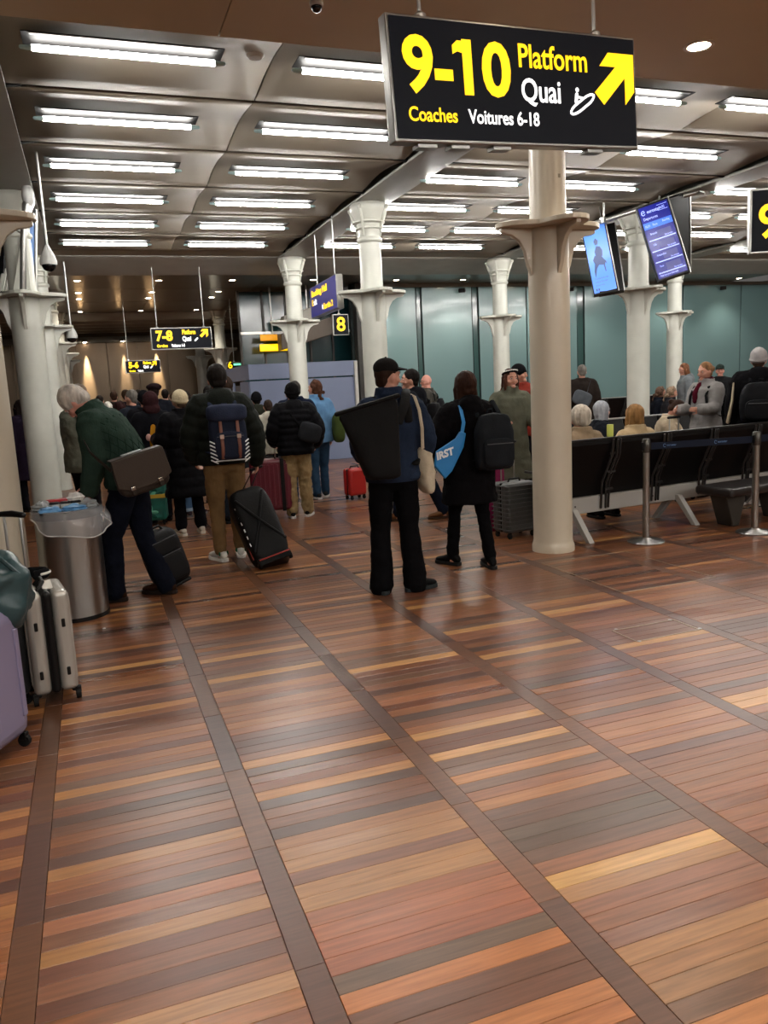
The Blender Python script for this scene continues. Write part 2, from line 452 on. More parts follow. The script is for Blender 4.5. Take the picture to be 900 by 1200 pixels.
# bronze end wall with ribs
BRONZE = mat('bronze_cladding', '#7c6a56', .34, .5, var=.1, vscale=.6)
we = struct(MB().box((1.5, 31.0, 1.95), (14, .1, 3.9)).obj('wall_end', BRONZE), 'bronze clad end wall')
for i in range(13):
    MB().box((-5 + 1.05 * i, 30.93, 1.8), (1.02, .04, 3.5)).obj('bronze_panel', BRONZE, we, bevel=.01)
MB().box((1.5, 30.8, 3.62), (14, .3, .2)).obj('light_trough', GIRD, we)
# left wall, right side wall, wall behind
DW = mat('dark_wall_panel', '#17151a', .35, var=.2, vscale=1)
wl = struct(MB().box((-5.4, 12, 2.3), (.12, 42, 4.7)).obj('wall_left', DW), 'dark wall at the left')
for i in range(14):
    MB().box((-5.32, 2.2 + i * 2, 1.9), (.03, 1.94, 3.7)).obj('wall_panel', DW, wl, bevel=.01)
struct(MB().box((24.3, 8, 2.3), (.12, 36, 4.7)).obj('wall_right', mat('plain_wall', '#8d8678', .6)), 'plain wall far to the right')
struct(MB().box((9, -9.0, 2.3), (30, .12, 4.7)).obj('wall_front', mat('plain_wall2', '#7d7466', .6)), 'plain wall behind the viewpoint')

# ------------------------------------------------------------------ LAMPS
TUBE = mat('tube_glow', '#ffffff', .5, emit=(1.0, .97, .92), power=TUBE_POWER)
LAMP = mat('lamp_glow', '#ffffff', .5, emit=(1.0, .80, .58), power=SPOT_POWER)
ENDM = mat('lamp_socket', '#9fb9bb', .3)
tl = thing('fluorescent_light', 'x', 'ceiling light', (0, 0, 0), group='fluorescent tubes under the ceiling panels')
MB().tube([(-.62, 0, 0), (.62, 0, 0)], .021, 10).obj('tube', TUBE, tl, smooth=True)
for s in (-1, 1):
    MB().tube([(s * .61, 0, .0), (s * .69, 0, 0)], [.022, .015], 8).obj('socket', ENDM, tl)
MB().box((0, -.035, .048), (1.36, .22, .006)).obj('light_shield', mat('shield_dark', '#0c0b0b', .7), tl)  # dark plate added above the tube to keep its light off the panel
MB().box((0, -.128, .041), (1.26, .028, .006)).obj('reflection_strip', mat('strip_grey', '#5a5a58', .5), tl)  # pale strip standing in for the tube's reflection in the panel
MB().box((0, 0, .062), (1.2, .03, .03)).obj('mounting_channel', mat('batten_grey', '#4a4845', .45), tl)
first = True
BL = {0: (-.25, ), }
for bi, xs in enumerate([(-4.2, -2.3), (.5, 2.41), (4.72, 6.5), (9.1, 10.95), (13.6, 15.45)]):
    for li, x in enumerate(xs):
        for r in rows_all:
            if bi == 0 and r >= 0: continue
            if r >= 0: lab = 'white fluorescent ceiling tube, %s row from the front, %s from the left in its row' % (ORD[r], ORD[(bi - 1) * 2 + li])
            else: lab = 'white fluorescent ceiling tube behind the viewpoint, row %s back, %s from the left' % (ORD[-r - 5], ORD[bi * 2 + li])
            loc = (x, ROW0 + RP * r, 3.965)
            if first: o = tl; o.location = loc; o['label'] = lab; first = False
            else: o = copy_tree(tl, loc, 0, lab)
# downlights
dl = thing('downlight', 'x', 'ceiling light', (0, 0, 0), group='round recessed downlights')
MB().lathe([(.062, -.004), (.066, -.01), (.088, -.008), (.09, 0), (.062, 0)], n=28).obj('trim_ring', mat('downlight_ring', '#cfc8bc', .3), dl, smooth=True)
MB().lathe([(.0, -.006), (.062, -.006), (.062, -.002), (0, -.002)], n=24).obj('lamp', LAMP, dl)
spots = [(4.46, 5.08, 3.9, 'large glowing downlight in the front soffit right of the big platform sign')]
for r, yy in enumerate((17.5, 19.45, 20.6, 23.6)):
    for c, xx in enumerate((.02, 1.6, 3.12, 4.9)):
        if c == 3 and r > 1: continue
        spots.append((xx, yy, 3.905, 'small round downlight in the glossy rear ceiling, %s row back, %s from the left' % (ORD[r], ORD[c])))
for c, (xx, yy) in enumerate(((6.9, 17.6), (8.6, 17.6), (10.6, 17.6), (12.5, 17.4), (14.9, 17.6), (16.9, 17.6))):
    spots.append((xx, yy, 3.905, 'downlight washing the teal glass wall, %s from its left end' % ORD[c]))
for ci, xx in enumerate((-3.0, -.2, 1.5, 3.0, 4.5, 6.5, 9.5, 12.5)):
    for yy in (-.2, 2.4):
        spots.append((xx, yy, 3.9, 'downlight in the front soffit outside the view, %s row, %s from the left' % ('nearer' if yy < 0 else 'farther', ORD[ci])))
for i, (x, y, z, lab) in enumerate(spots):
    if i == 0: o = dl; dl.location = (x, y, z); dl['label'] = lab; dl.scale = (1.25, 1.25, 1)
    else: o = copy_tree(dl, (x, y, z), 0, lab); o.scale = (1.0, 1.0, 1)
    # the lamp's own beam
    ld = bpy.data.lights.new('beam', 'SPOT'); ld.energy = 26; ld.color = (1.0, .90, .78); ld.spot_size = math.radians(110); ld.spot_blend = .8; ld.shadow_soft_size = .06
    lo = bpy.data.objects.new('beam', ld); COL.objects.link(lo); lo.parent = o; lo.location = (0, 0, -.03)
# grazing lamps on the bronze wall
for i, (u, v) in enumerate(((100, 405), (145, 408), (183, 402))):
    p = AY(u, v + 4, 30.6)
    o = thing('wall_washer', 'small spotlight grazing the bronze end wall, %s from the left' % ORD[i], 'spotlight', (p.x, 30.55, 3.5), group='spotlights on the bronze wall')
    MB().cyl((0, 0, .03), (0, 0, .12), .07, .06, 16).obj('housing', ALU, o)
    MB().cyl((0, 0, .02), (0, 0, .03), .055, .055, 16).obj('lamp', LAMP, o)
    ld = bpy.data.lights.new('beam', 'SPOT'); ld.energy = [2600, 1300, 2200][i]; ld.color = (1, .82, .56); ld.spot_size = math.radians(20); ld.spot_blend = .9; ld.shadow_soft_size = .03
    lo = bpy.data.objects.new('beam', ld); COL.objects.link(lo); lo.parent = o; lo.location = (0, .24, -.02); lo.rotation_euler = (math.radians(5), 0, 0)
# ------------------------------------------------------------------ COLUMNS
def make_column(m, label, tall=True):
    t = thing('iron_column', label, 'column', group='cast iron columns')
    R0 = .175
    MB().lathe([(.19, 0), (.19, .05), (.182, .07), (R0, .10), (R0, 2.4), (.172, 2.86), (.155, 2.9), (.15, 3.45), (.15, 3.5)], n=40).obj('shaft', m, t, smooth=True)
    # spread shelf bracket: four plates on curved webs
    for k in range(4):
        b = MB(); a = k * PI / 2
        out = [(.15, 2.80), (.46, 2.80), (.46, 2.77), (.43, 2.755), (.36, 2.745), (.29, 2.70), (.24, 2.62), (.21, 2.50), (.16, 2.38), (.15, 2.38)]
        b.prism(out, -.022, .022, 'y')
        b.v = [tuple(rotz(a) @ Vector(v)) for v in b.v]
        b.obj('bracket_web', m, t, smooth=True, bevel=.006)
    s = MB(); n = 48; rings = []
    out = []
    for k in range(n):
        a = 2 * PI * k / n; c = abs(math.cos(2 * a))
        # star-like plate: long lobes on the axes, hollow between
        r = .30 + .19 * c ** 1.6
        out.append((r * math.cos(a), r * math.sin(a)))
    s.prism(out, 2.80, 2.84, 'z'); s.obj('shelf_plate', m, t, bevel=.006)
    if tall:
        MB().lathe([(.150, 3.47), (.172, 3.49), (.178, 3.51), (.172, 3.53), (.152, 3.55), (.152, 3.58), (.158, 3.62), (.175, 3.72), (.21, 3.82), (.245, 3.88), (.255, 3.93), (.25, 3.96), (.235, 3.985), (0, 3.985)], n=40).obj('capital', m, t, smooth=True)
        for k in range(4):
            q = MB(); a = k * PI / 2
            q.tube([(.17, 0, 3.56), (.19, 0, 3.7), (.235, 0, 3.82), (.27, 0, 3.92)], [.012, .022, .03, .028], 8)
            q.ball((.275, 0, 3.92), .034)
            q.v = [tuple(rotz(a + PI / 4) @ Vector(v)) for v in q.v]
            q.obj('capital_leaf', m, t, smooth=True)
        MB().lathe([(.155, 3.64), (.19, 3.655), (.19, 3.67), (.165, 3.68)], n=40).obj('capital_ring', m, t, smooth=True)
        MB().lathe([(.18, 3.72), (.22, 3.735), (.22, 3.75), (.19, 3.76)], n=40).obj('capital_ring', m, t, smooth=True)
    return t
c0 = make_column(CREAM, 'large cream cast iron column in front of the seats, under the big platform sign')
c0.location = (3.83, 6.16, 0)
MB().box((.02, -.152, 3.2), (.022, .004, .03)).obj('cast_mark', mat('cast_mark', '#8b8271', .6), c0)
c0b = copy_tree(c0, (-.70, 6.22, 0), 0, 'cream column cut by the left edge of the picture, behind the suitcases')
c1 = make_column(COLPAINT, 'white column behind the steel bin, front one of the left row'); c1.location = (-.61, 10.7, 0)
for (x, y, lab) in ((-.61, 15.17, 'white column second in the left row, just behind the first'),
                    (-.61, 19.64, 'white column third in the left row'), (-.61, 24.1, 'white column fourth in the left row'), (-.61, 28.5, 'white column fifth and last in the left row'),
                    (3.83, 10.7, 'white column behind the man in the black cap'), (3.84, 15.17, 'white column in front of the blue grey booth'),
                    (3.80, 24.1, 'beige column left of the booth with the small green sign'), (3.78, 28.57, 'far column just left of the small green sign'),
                    (8.27, 10.7, 'white column carrying the hanging display screens'), (8.25, 15.17, 'white column right of the woman with brown hair'),
                    (12.72, 15.17, 'white column behind the seated travellers at right'), (12.72, 6.2, 'white column outside the right edge of the picture')):
    copy_tree(c1, (x, y, 0), 0, lab)
# ------------------------------------------------------------------ SIGNS
SBLK = mat('sign_face_black', '#0a0c14', .42, emit='#20232c', power=.06, spec=.25)
SYEL = mat('sign_yellow', '#f5d800', .4, emit='#ffc400', power=.62)
SWHT = mat('sign_white', '#ffffff', .4, emit='#ffffff', power=.55)
SBLU = mat('sign_blue', '#262a6a', .3, emit='#2b2f7c', power=.22)
SGRN = mat('sign_green', '#7affc0', .4, emit='#6fe8b0', power=.5)
def arrow(mb, cx, cz, s, ya, yb):
    """arrow pointing up right with heavy head"""
    o = [(-.5, -.30), (.04, .19), (-.36, .19), (-.14, .44), (.5, .44), (.5, -.26), (.27, -.5), (.27, .0), (-.28, -.52)]
    mb.prism([(cx + u * s, cz + v * s) for u, v in o], ya, yb, 'y')
def sign_board(name, label, w, h, dep, mtx, face=SBLK, rods=(), rodlen=.7):
    t = thing(name, label, 'sign', mtx=mtx)
    MB().box((w / 2, dep / 2, h / 2), (w, dep, h)).obj('casing', STEEL, t, bevel=.006)
    MB().box((w / 2, -.004, h / 2), (w - .03, .006, h - .03)).obj('face', face, t)
    for r in rods:
        MB().cyl((r, dep / 2, h), (r, dep / 2, h + rodlen), .009, n=10).obj('hanging_rod', ALU, t)
        MB().lathe([(.03, h), (.03, h + .015), (.012, h + .03)], (r, dep / 2, 0), 12).obj('rod_fixing', ALU, t)
    return t
def MX(loc, rx=0, ry=0, rz=0): return Matrix.Translation(Vector(loc)) @ Euler((rx, ry, rz)).to_matrix().to_4x4()
W, Hh = 1.45, .548
p0 = Vector((1.440, 3.60, 2.662)); p1 = Vector((2.885, 3.735, 2.735))
ang = math.atan2(p1.y - p0.y, p1.x - p0.x); tilt = -math.asin((p1.z - p0.z) / (p1 - p0).length); W = (p1 - p0).length
s1 = sign_board('platform_sign', 'large illuminated black sign reading 9-10 Platform Quai with arrow', W, Hh, .07, MX(p0, 0, tilt, ang), rods=(.2, 1.22), rodlen=.66)
T = lambda s, size, m, x, z, **k: text('lettering', s, size, m, s1, (x, -.0085, z), **k)
T('9-10', .33, SYEL, .065, .225, bold=.009, sx=1.0, spacing=.98)
MB().prism([(.362, .452), (.405, .45), (.405, .395), (.362, .405), (.335, .392), (.335, .43)], -.0095, -.0075, 'y').obj('numeral_flag', SYEL, s1)
T('Platform', .150, SYEL, .700, .36, bold=.002, sx=.83)
T('Quai', .150, SWHT, .710, .205, bold=.002, sx=.83)
T('Coaches', .088, SYEL, .075, .092, bold=.0012, sx=.86)
T('Voitures 6-18', .088, SWHT, .40, .092, bold=.0012, sx=.84)
a = MB(); arrow(a, 1.30, .345, .26, -.010, -.007); a.obj('arrow', SYEL, s1)
# walkway pictogram: figure on a sloped loop
a = MB(); pts = []
import itertools
for k in range(17):
    an = 2 * PI * k / 16; x, z = .062 * math.cos(an), .017 * math.sin(an) * (1.15)
    x += .025 if math.cos(an) > 0 else -.025
    c_, s_ = math.cos(.55), math.sin(.55); pts.append((1.085 + x * c_ - z * s_, -.009, .205 + x * s_ + z * c_))
a.tube(pts, .0065, 6); a.obj('escalator_symbol', SWHT, s1)
a = MB(); a.ball((1.055, -.009, .272), (.011, .003, .011)); a.tube([(1.05, -.009, .25), (1.045, -.009, .215)], .009, 6); a.tube([(1.05, -.009, .24), (1.085, -.009, .235)], .006, 6); a.obj('figure_symbol', SWHT, s1)
for xx in (.18, .36, .6, 1.18):
    MB().box((xx, .05, -.008), (.10, .06, .016)).obj('casing_clip', STEEL, s1)
# smaller hanging signs of the same family
def small_platform(num, label, loc, w, h, rz, coach, rods, rl):
    t = sign_board('platform_sign', label, w, h, .1, MX(loc, 0, 0, rz), rods=rods, rodlen=rl)
    k = h / .5
    text('lettering', num, .31 * k, SYEL, t, (.06 * k + .04, -.0085, .21 * k), bold=.010, sx=.92)
    text('lettering', 'Platform', .145 * k, SYEL, t, (.66 * w / 1.3, -.0085, .34 * k), bold=.005, sx=.62)
    text('lettering', 'Quai', .145 * k, SWHT, t, (.66 * w / 1.3, -.0085, .19 * k), bold=.005, sx=.7)
    text('lettering', 'Coaches', .085 * k, SYEL, t, (.07 * k + .04, -.0085, .06 * k), bold=.004, sx=.8)
    text('lettering', coach, .085 * k, SWHT, t, (.40 * k + .04, -.0085, .06 * k), bold=.004, sx=.7)
    a = MB(); arrow(a, w - .15, .36 * k, .2 * k, -.010, -.007); a.obj('arrow', SYEL, t)
    a = MB(); a.tube([(.93 * w / 1.3, -.009, .19 * k), (.98 * w / 1.3, -.009, .24 * k)], .015, 6); a.obj('escalator_symbol', SWHT, t)
    return t
q0 = AY(178, 408, 15.8); q1 = AY(249.5, 408, 15.8); q2 = AY(178, 382, 15.8)
small_platform('7-8', 'black sign reading 7-8 Platform hanging in the middle distance', (q0.x, 15.8, q1.z), q1.x - q0.x, q2.z - q0.z, 0, 'Voitures 1-5', (.13, 1.0), 3.93 - q1.z - (q2.z - q0.z))
q0 = AY(147.5, 436, 20.0); q1 = AY(189, 436, 20.0); q2 = AY(148, 421, 20.0)
small_platform('5-6', 'far black sign reading 5-6 Platform before the bronze wall', (q0.x, 20, q1.z), q1.x - q0.x, q2.z - q0.z, 0, 'Voitures', (.08,), 1.5)
# right edge sign "9"
a0 = Vector((4.795, 4.90, 2.395)); 
s9 = sign_board('platform_number_sign', 'tall black sign with a yellow 9 cut by the right edge', .50, .47, .06, MX(a0, 0, 0, math.radians(-28)), rods=(.42,), rodlen=1.0)
text('lettering', '9', .34, SYEL, s9, (.055, -.0085, .115), bold=.006, sx=.95)
text('lettering', '-10', .34, SYEL, s9, (.26, -.0085, .115), bold=.006, sx=.8)
# sign "8" and green "6"
p = AY(391, 393, 16.3); q = AY(408, 368, 16.3)
t = sign_board('platform_number_sign', 'small black sign with a yellow 8 in front of the office glass', q.x - p.x, q.z - p.z, .06, MX((p.x, 16.3, p.z)), rods=(.15,), rodlen=.9)
text('lettering', '8', .40, SYEL, t, ((q.x - p.x) / 2, -.0085, .09), bold=.006, align='CENTER')
p = AY(266, 433, 21.0); q = AY(283, 424, 21.0)
t = sign_board('gate_number_sign', 'small black sign with a yellow 6 left of the booth', q.x - p.x, (q.z - p.z), .05, MX((p.x, 21.0, p.z)), rods=(.2,), rodlen=1.7)
text('lettering', '6', .24, SYEL, t, (.03, -.0085, .03), bold=.005)
MB().box(((q.x - p.x) * .7, -.009, .12), ((q.x - p.x) * .48, .003, .05)).obj('green_line', SGRN, t)
# blue sign, turned
p = AY(394, 361, 10.9); 
def DP(u, v, dep): return Vector(tuple(ROT @ (np.array([u - 450, v - 600, FPX]) / FPX * dep))) + Vector((0, 0, EYE))
bl_ = DP(365.5, 373.5, 13.3); br_ = DP(395.5, 361.5, 11.6); bd_ = br_ - bl_
bs = sign_board('information_sign', 'dark blue illuminated sign with yellow lettering hung beside a column', bd_.length, .49, .10, MX(bl_, 0, -math.asin(bd_.z / bd_.length), math.atan2(bd_.y, bd_.x)), face=SBLU, rods=(.35, bd_.length - .25), rodlen=.95)
text('lettering', 'Booking Hall', .135, SYEL, bs, (.12, -.0085, .33), bold=.005, sx=1.6)
text('lettering', 'E', .13, SYEL, bs, (.12, -.0085, .19), bold=.004, sx=1.6); text('lettering', 'xit', .13, SWHT, bs, (.26, -.0085, .19), bold=.004, sx=1.6)
text('lettering', 'Sortie 2', .12, SYEL, bs, (.95, -.0085, .07), bold=.004, sx=1.6)
MB().ball((.88, -.009, .11), (.028, .003, .04)).obj('disc_symbol', SWHT, bs)
bs_n = bs
# ------------------------------------------------------------------ DISPLAY SCREENS
SCN = mat('screen_navy', '#0b1260', .25, emit='#0c1478', power=.42)
SCB = mat('screen_sky_blue', '#4a7bdc', .25, emit='#4b80e8', power=.5)
SCL = mat('screen_light', '#aab8ff', .3, emit='#98a8ff', power=.5)
SCM = mat('screen_band', '#2b59c8', .3, emit='#2c62da', power=.48)
SCD = mat('screen_dim', '#2a2f70', .3, emit='#23286c', power=.35)
SCS = mat('screen_figure', '#3a4a70', .4, emit='#34497c', power=.35)
def screen(label, corner, w, h, mtx, kind):
    mtx = mtx @ Matrix.Diagonal((w / .56, 1, h / 1.25, 1)); w, h = .56, 1.25
    t = thing('display_screen', label, 'screen', mtx=mtx, group='hanging display screens')
    MB().box((w / 2, .05, h / 2), (w, .09, h)).obj('casing', BLACKP, t, bevel=.006)
    MB().box((w + .012, .045, h / 2), (.02, .11, h + .03)).obj('side_trim', ALU, t, bevel=.004)
    if kind == 'off':
        MB().box((w / 2, .002, h / 2), (w - .04, .006, h - .04)).obj('glass', mat('screen_off', '#050506', .5), t); return t
    MB().box((w / 2, .002, h / 2), (w - .05, .006, h - .07)).obj('picture', SCN if kind == 'board' else SCB, t)
    e = -.003
    def bar(x, z, a, b_, m, nm='screen_line'): MB().box((x + a / 2, e, z + b_ / 2), (a, .003, b_)).obj(nm, m, t)
    if kind == 'board':
        u = w - .05
        text('lettering', 'eurostar', .075, SCL, t, (.15, e, h - .15), bold=.001, sx=.9)
        MB().tube([(.085 + .03 * math.cos(a), e, h - .13 + .035 * math.sin(a)) for a in [PI * 2 * k / 12 * .85 + .4 for k in range(13)]], .006, 6).obj('logo_ring', SCL, t)
        MB().tube([(.07, e, h - .13), (.10, e, h - .125)], .005, 6).obj('logo_bar', SCL, t)
        text('lettering', '16:02', .06, SCL, t, (w - .20, e, h - .14), sx=.8)
        for (za, zb, xa, xb) in ((h - .16, h - .155, w - .22, w - .05), (h - .075, h - .07, w - .22, w - .05)): bar(xa, za, xb - xa, zb - za, SCL)
        text('lettering', 'Departures', .06, SCL, t, (.06, e, h - .25), sx=.9)
        bar(.03, h - .40, u - .01, .105, SCM)
        text('lettering', '16:31   Paris', .055, SCL, t, (.05, e - .002, h - .37), sx=.8); text('lettering', 'Boarding', .05, SCL, t, (w - .2, e - .002, h - .35), sx=.7)
        names = ['Brussels', 'Lille', 'Amsterdam', 'Paris']
        for i in range(4):
            z = h - .60 - i * .18
            bar(.05, z, u - .04, .016, SCL); bar(w * .38, z + .035, w * .45, .11, SCD)
            text('lettering', names[i], .045, SCL, t, (.10, e - .003, z + .10), sx=.8); text('lettering', 'See screens', .038, SCL, t, (w - .23, e - .004, z + .03), sx=.8)
        for i in range(2): text('lettering', 'Please have your ticket ready', .036, SCL, t, (.06, e, .11 - i * .045), sx=.75)
    else:
        # rider-like bronze silhouette on a blue ground, flat picture on the screen
        f = MB()
        f.prism([(.12, .42), (.16, .55), (.13, .62), (.19, .70), (.25, .66), (.34, .66), (.38, .60), (.42, .56), (.43, .5), (.40, .54), (.38, .5), (.385, .38), (.365, .38), (.35, .5), (.25, .52), (.19, .46), (.14, .34), (.12, .3)], e - .001, e, 'y')
        f.prism([(.22, .66), (.20, .76), (.26, .86), (.34, .84), (.38, .76), (.36, .66)], e - .0015, e - .0005, 'y')
        f.prism([(.24, .88), (.22, .95), (.27, 1.0), (.32, .95), (.30, .88)], e - .001, e, 'y')
        f.obj('picture_figure', SCS, t)
        for i, s_ in enumerate(('The statue of the rider', 'comes to life at night', 'Find out more')):
            text('lettering', s_, .042, SCS, t, (.09, e, .27 - i * .06), sx=.8)
        bar(.08, .07, .03, .04, SCS); bar(.13, .07, .03, .04, SCS)
        MB().tube([(.10, e, h - .12), (.12, e, h - .17), (.17, e, h - .09), (.24, e, h - .12), (.3, e, h - .08)], .006, 5).obj('picture_twigs', SCS, t)
    return t
# two pairs hung from a rail between the girder line: each pair splayed
def frame_from(tl, tr, bl):
    """matrix whose x runs bl->br, z up the screen, origin bottom-left"""
    x = (tr - tl).normalized(); z = (tl - bl); z = (z - x * z.dot(x)).normalized(); y = z.cross(x)
    m = Matrix((x, y, z)).transposed().to_4x4(); m.translation = bl; return m, (tr - tl).length, (tl - bl).length
def solve_screen(ptl, ptr, pbl, pbr, Yc, w, h):
    return None
# corners measured on site (bottom edges tilt forward)
tl_ = Vector((7.62, 9.69, 3.90)); tr_ = Vector((8.03, 9.50, 3.98)); bl_ = Vector((7.60, 9.36, 2.76))
m1, w1, h1 = frame_from(AY(757.5, 240, 9.35), AY(794.5, 227, 9.15), AY(771.5, 330.5, 9.15))
sc1 = screen('departure board screen in navy blue, right of the white column', None, w1, h1, m1, 'board')
m2, w2, h2 = frame_from(AY(685.5, 266, 10.55), AY(714, 258, 10.35), AY(696, 347, 10.35))
sc2 = screen('light blue advert screen with a dark rider figure, left of the white column', None, w2, h2, m2, 'ad')
m3, w3, h3 = frame_from(AY(793, 239, 9.45), AY(828, 226, 9.75), AY(775, 331, 9.5))
sc3 = screen('black rear face of the screen hanging right of the departure board', None, w3 * .95, h3, m3, 'off')
m4, w4, h4 = frame_from(AY(712, 264, 10.55), AY(741, 258, 10.35), AY(702, 345, 10.3))
sc4 = screen('black screen back hanging between the blue advert and the white column', None, w4, h4, m4, 'off')
MB().cyl((.28, .05, 1.23), (.28, .05, 1.7), .02, n=8).obj('hanger', ALU, sc4)
t = thing('screen_rail', 'grey steel rail carrying the hanging screens across the column head', 'rail')
A_, B_ = AY(690, 264, 10.4), AY(845, 216, 9.2)
MB().tube([A_, B_], .035, 10).obj('rail', ALU, t, smooth=True); 
for k in (.12, .55, .85):
    c_ = A_.lerp(B_, k); MB().box(c_ + Vector((0, 0, .0)), (.09, .09, .09)).obj('rail_clamp', ALU, t, bevel=.01)
    MB().cyl(c_, c_ + Vector((0, 0, 4.0 - c_.z)), .015, n=8).obj('drop_rod', ALU, t)
# ------------------------------------------------------------------ BOOTH AND GLASS OFFICE
BL_ = mat('booth_blue_grey', '#737d98', .5, var=.04); BLK = mat('booth_edge', '#b9b7b0', .4)
bx0 = AY(291, 428, 16.6).x; bx1 = AY(417, 424, 16.6).x; bz = AY(340, 426, 16.6).z
t = thing('service_booth', 'blue grey booth with flat panels beyond the queue', 'booth', (0, 0, 0))
MB().box(((bx0 + bx1) / 2, 16.62, bz * .42), (bx1 - bx0, .05, bz * .84)).obj('front_panel', BL_, t, bevel=.004)
MB().box(((bx0 + bx1) / 2, 16.60, bz * .93), (bx1 - bx0 + .03, .08, bz * .15)).obj('fascia', BL_, t, bevel=.004)
MB().box((bx1 - .03, 16.58, bz / 2), (.07, .12, bz)).obj('corner_post', BLK, t)
MB().box((bx0 + .02, 18.4, bz * .93), (.05, 3.6, bz * .15)).obj('fascia', BL_, t)
MB().box((bx0 + .02, 17.2, bz * .42), (.05, 1.0, bz * .84)).obj('side_panel', BL_, t)
MB().box((bx0 + .02, 19.4, bz * .42), (.05, 1.6, bz * .84)).obj('side_panel', BL_, t)
MB().box((bx0 + .06, 18.2, bz * .41), (.03, .8, bz * .8)).obj('door_leaf', mat('grey_door', '#4c4e55', .5), t)
gl = mat('office_glass', '#16363a', .14, trans=.0, coat=.0, spec=.5)
ow = thing('glass_office', 'dark teal glazed office front above and behind the booth', 'glazed office', (0, 0, 0))
ox0 = AY(282, 400, 19.2).x; ox1 = AY(415, 400, 19.2).x
n_ = 5
for i in range(n_):
    xa = ox0 + (ox1 - ox0) * i / n_; xb = ox0 + (ox1 - ox0) * (i + 1) / n_
    MB().box(((xa + xb) / 2, 19.2, 1.45), (xb - xa - .03, .03, 2.85)).obj('pane', gl, ow)
    MB().box(((xa + xb) / 2, 19.2, 3.38), (xb - xa - .03, .03, .95)).obj('pane', gl, ow)
    MB().box((xa, 19.17, 1.95), (.05, .06, 3.85)).obj('mullion', mat('dark_post', '#3a3937', .4), ow)
MB().box(((ox0 + ox1) / 2, 19.16, 2.90), (ox1 - ox0, .06, .06)).obj('transom', ALU, ow)
# bulky dark units and yellow display seen at the office front
p = AY(322, 408, 18.6); u = thing('yellow_display', 'glowing yellow display board in the office beside the column', 'display', (p.x, 18.7, p.z))
MB().box((0, 0, .02), (.65, .06, .16)).obj('panel', SYEL, u, bevel=.01); MB().box((-.1, 0, .25), (.4, .06, .14)).obj('panel', mat('amber_glow', '#c98f1a', .5, emit='#d08a10', power=.4), u, bevel=.01)
MB().cyl((0, .05, .3), (0, .05, 3.9 - p.z), .02).obj('hanger', ALU, u)
p = AY(350, 402, 18.2); q = AY(385, 375, 18.2)
u = thing('ceiling_unit', 'slanting grey ducting box under the office ceiling', 'duct', (p.x, 18.4, p.z), 0)
MB().prism([(-.4, -.15), (1.0, .22), (1.0, .62), (-.4, .22)], -.2, .2, 'y').obj('duct', mat('duct_brown', '#4d4640', .5), u, bevel=.02)
MB().prism([(-.3, .35), (1.1, .75), (1.1, 1.0), (-.3, .62)], -.15, .15, 'y').obj('duct', GIRD, u, bevel=.02)
MB().cyl((.3, 0, .7), (.3, 0, 3.9 - p.z), .02).obj('hanger', ALU, u)
# ------------------------------------------------------------------ CCTV DOMES
def dome(label, top, bot, r):
    t = thing('security_camera', label, 'camera', (bot.x, bot.y, bot.z), group='dome cameras')
    h = top.z - bot.z
    MB().cyl((0, 0, r * 2.2), (0, 0, h), r * .18, n=12).obj('pole', ALU, t)
    MB().lathe([(r * .2, r * 2.6), (r * .35, r * 2.3), (r * .8, r * 1.4), (r, r * .7), (r * .98, r * .25), (0, r * .25)], n=28).obj('housing', mat('camera_white', '#c7c8c4', .35), t, smooth=True)
    MB().ball((0, 0, r * .2), (r * .82, r * .82, r * .75)).obj('dome', mat('dome_smoked', '#0a0a0c', .08), t, smooth=True)
b_ = AY(57.5, 313, 9.2); dome('white dome camera on a pole at the left before the ceiling lights', Vector((b_.x, b_.y, 4.08)), b_, .085)
b_ = AY(84.5, 398, 15.5); dome('smaller far dome camera beside the left column row', Vector((b_.x, b_.y, 4.0)), b_, .1)
b_ = AY(371, 10, 5.0); dome('dark dome camera in the soffit at the top edge of the picture', Vector((b_.x, b_.y, 3.9)), b_, .042)
b_ = G(300, 77, 4.0); t = MB().lathe([(0, -.03), (.05, -.028), (.07, -.01), (.07, 0), (0, 0)], (b_.x, b_.y, 4.08), 20).obj('smoke_detector', mat('detector', '#a39a8e', .4)); tag(t, 'small round smoke detector on the front ceiling panel', 'detector')
# ------------------------------------------------------------------ left stand with lamp, fins
Y_ = 10.3
t = thing('lamp_post', 'tall grey post with a white spoon shaped uplighter behind the left bracket', 'lamp', AY(30, 345, Y_))
b0 = t.location.copy()
def R_(u, v, Y=Y_): return AY(u, v, Y) - b0
MB().tube([R_(27, 345), R_(27.5, 280), R_(29, 255), R_(31, 240)], [.035, .035, .035, .05], 12).obj('post', ALU, t, smooth=True)
MB().ball(R_(32.5, 229), (.068, .06, .13)).obj('lamp_head', mat('uplighter_white', '#c8c9c6', .3), t, smooth=True)
MB().tube([R_(20, 270), R_(30, 276)], .012, 8).obj('arm', ALU, t)
t = thing('stone_fin', 'white pointed fin standing on the left column bracket', 'ornament', AY(28, 345, 10.5)); b0 = t.location.copy()
tri = [R_(14, 343, 10.5), R_(37, 343, 10.5), R_(28, 258, 10.5)]
f = MB(); f.loft([[Vector(v) for v in tri], [Vector(v) + Vector((0, .12, 0)) for v in tri]]); f.obj('fin', COLPAINT, t, bevel=.01)
t = thing('banner', 'narrow tall pale blue banner left of the dome camera', 'banner', AY(38, 345, 11.5)); b0 = t.location.copy()
qd = [R_(33, 340, 11.5), R_(38, 340, 11.5), R_(42, 266, 11.5), R_(36, 244, 11.5)]
f = MB(); f.loft([[Vector(v) for v in qd], [Vector(v) + Vector((0, .03, 0)) for v in qd]]); f.obj('panel', mat('banner_blue', '#6f8fc4', .5, emit='#6f8fc4', power=.1), t)
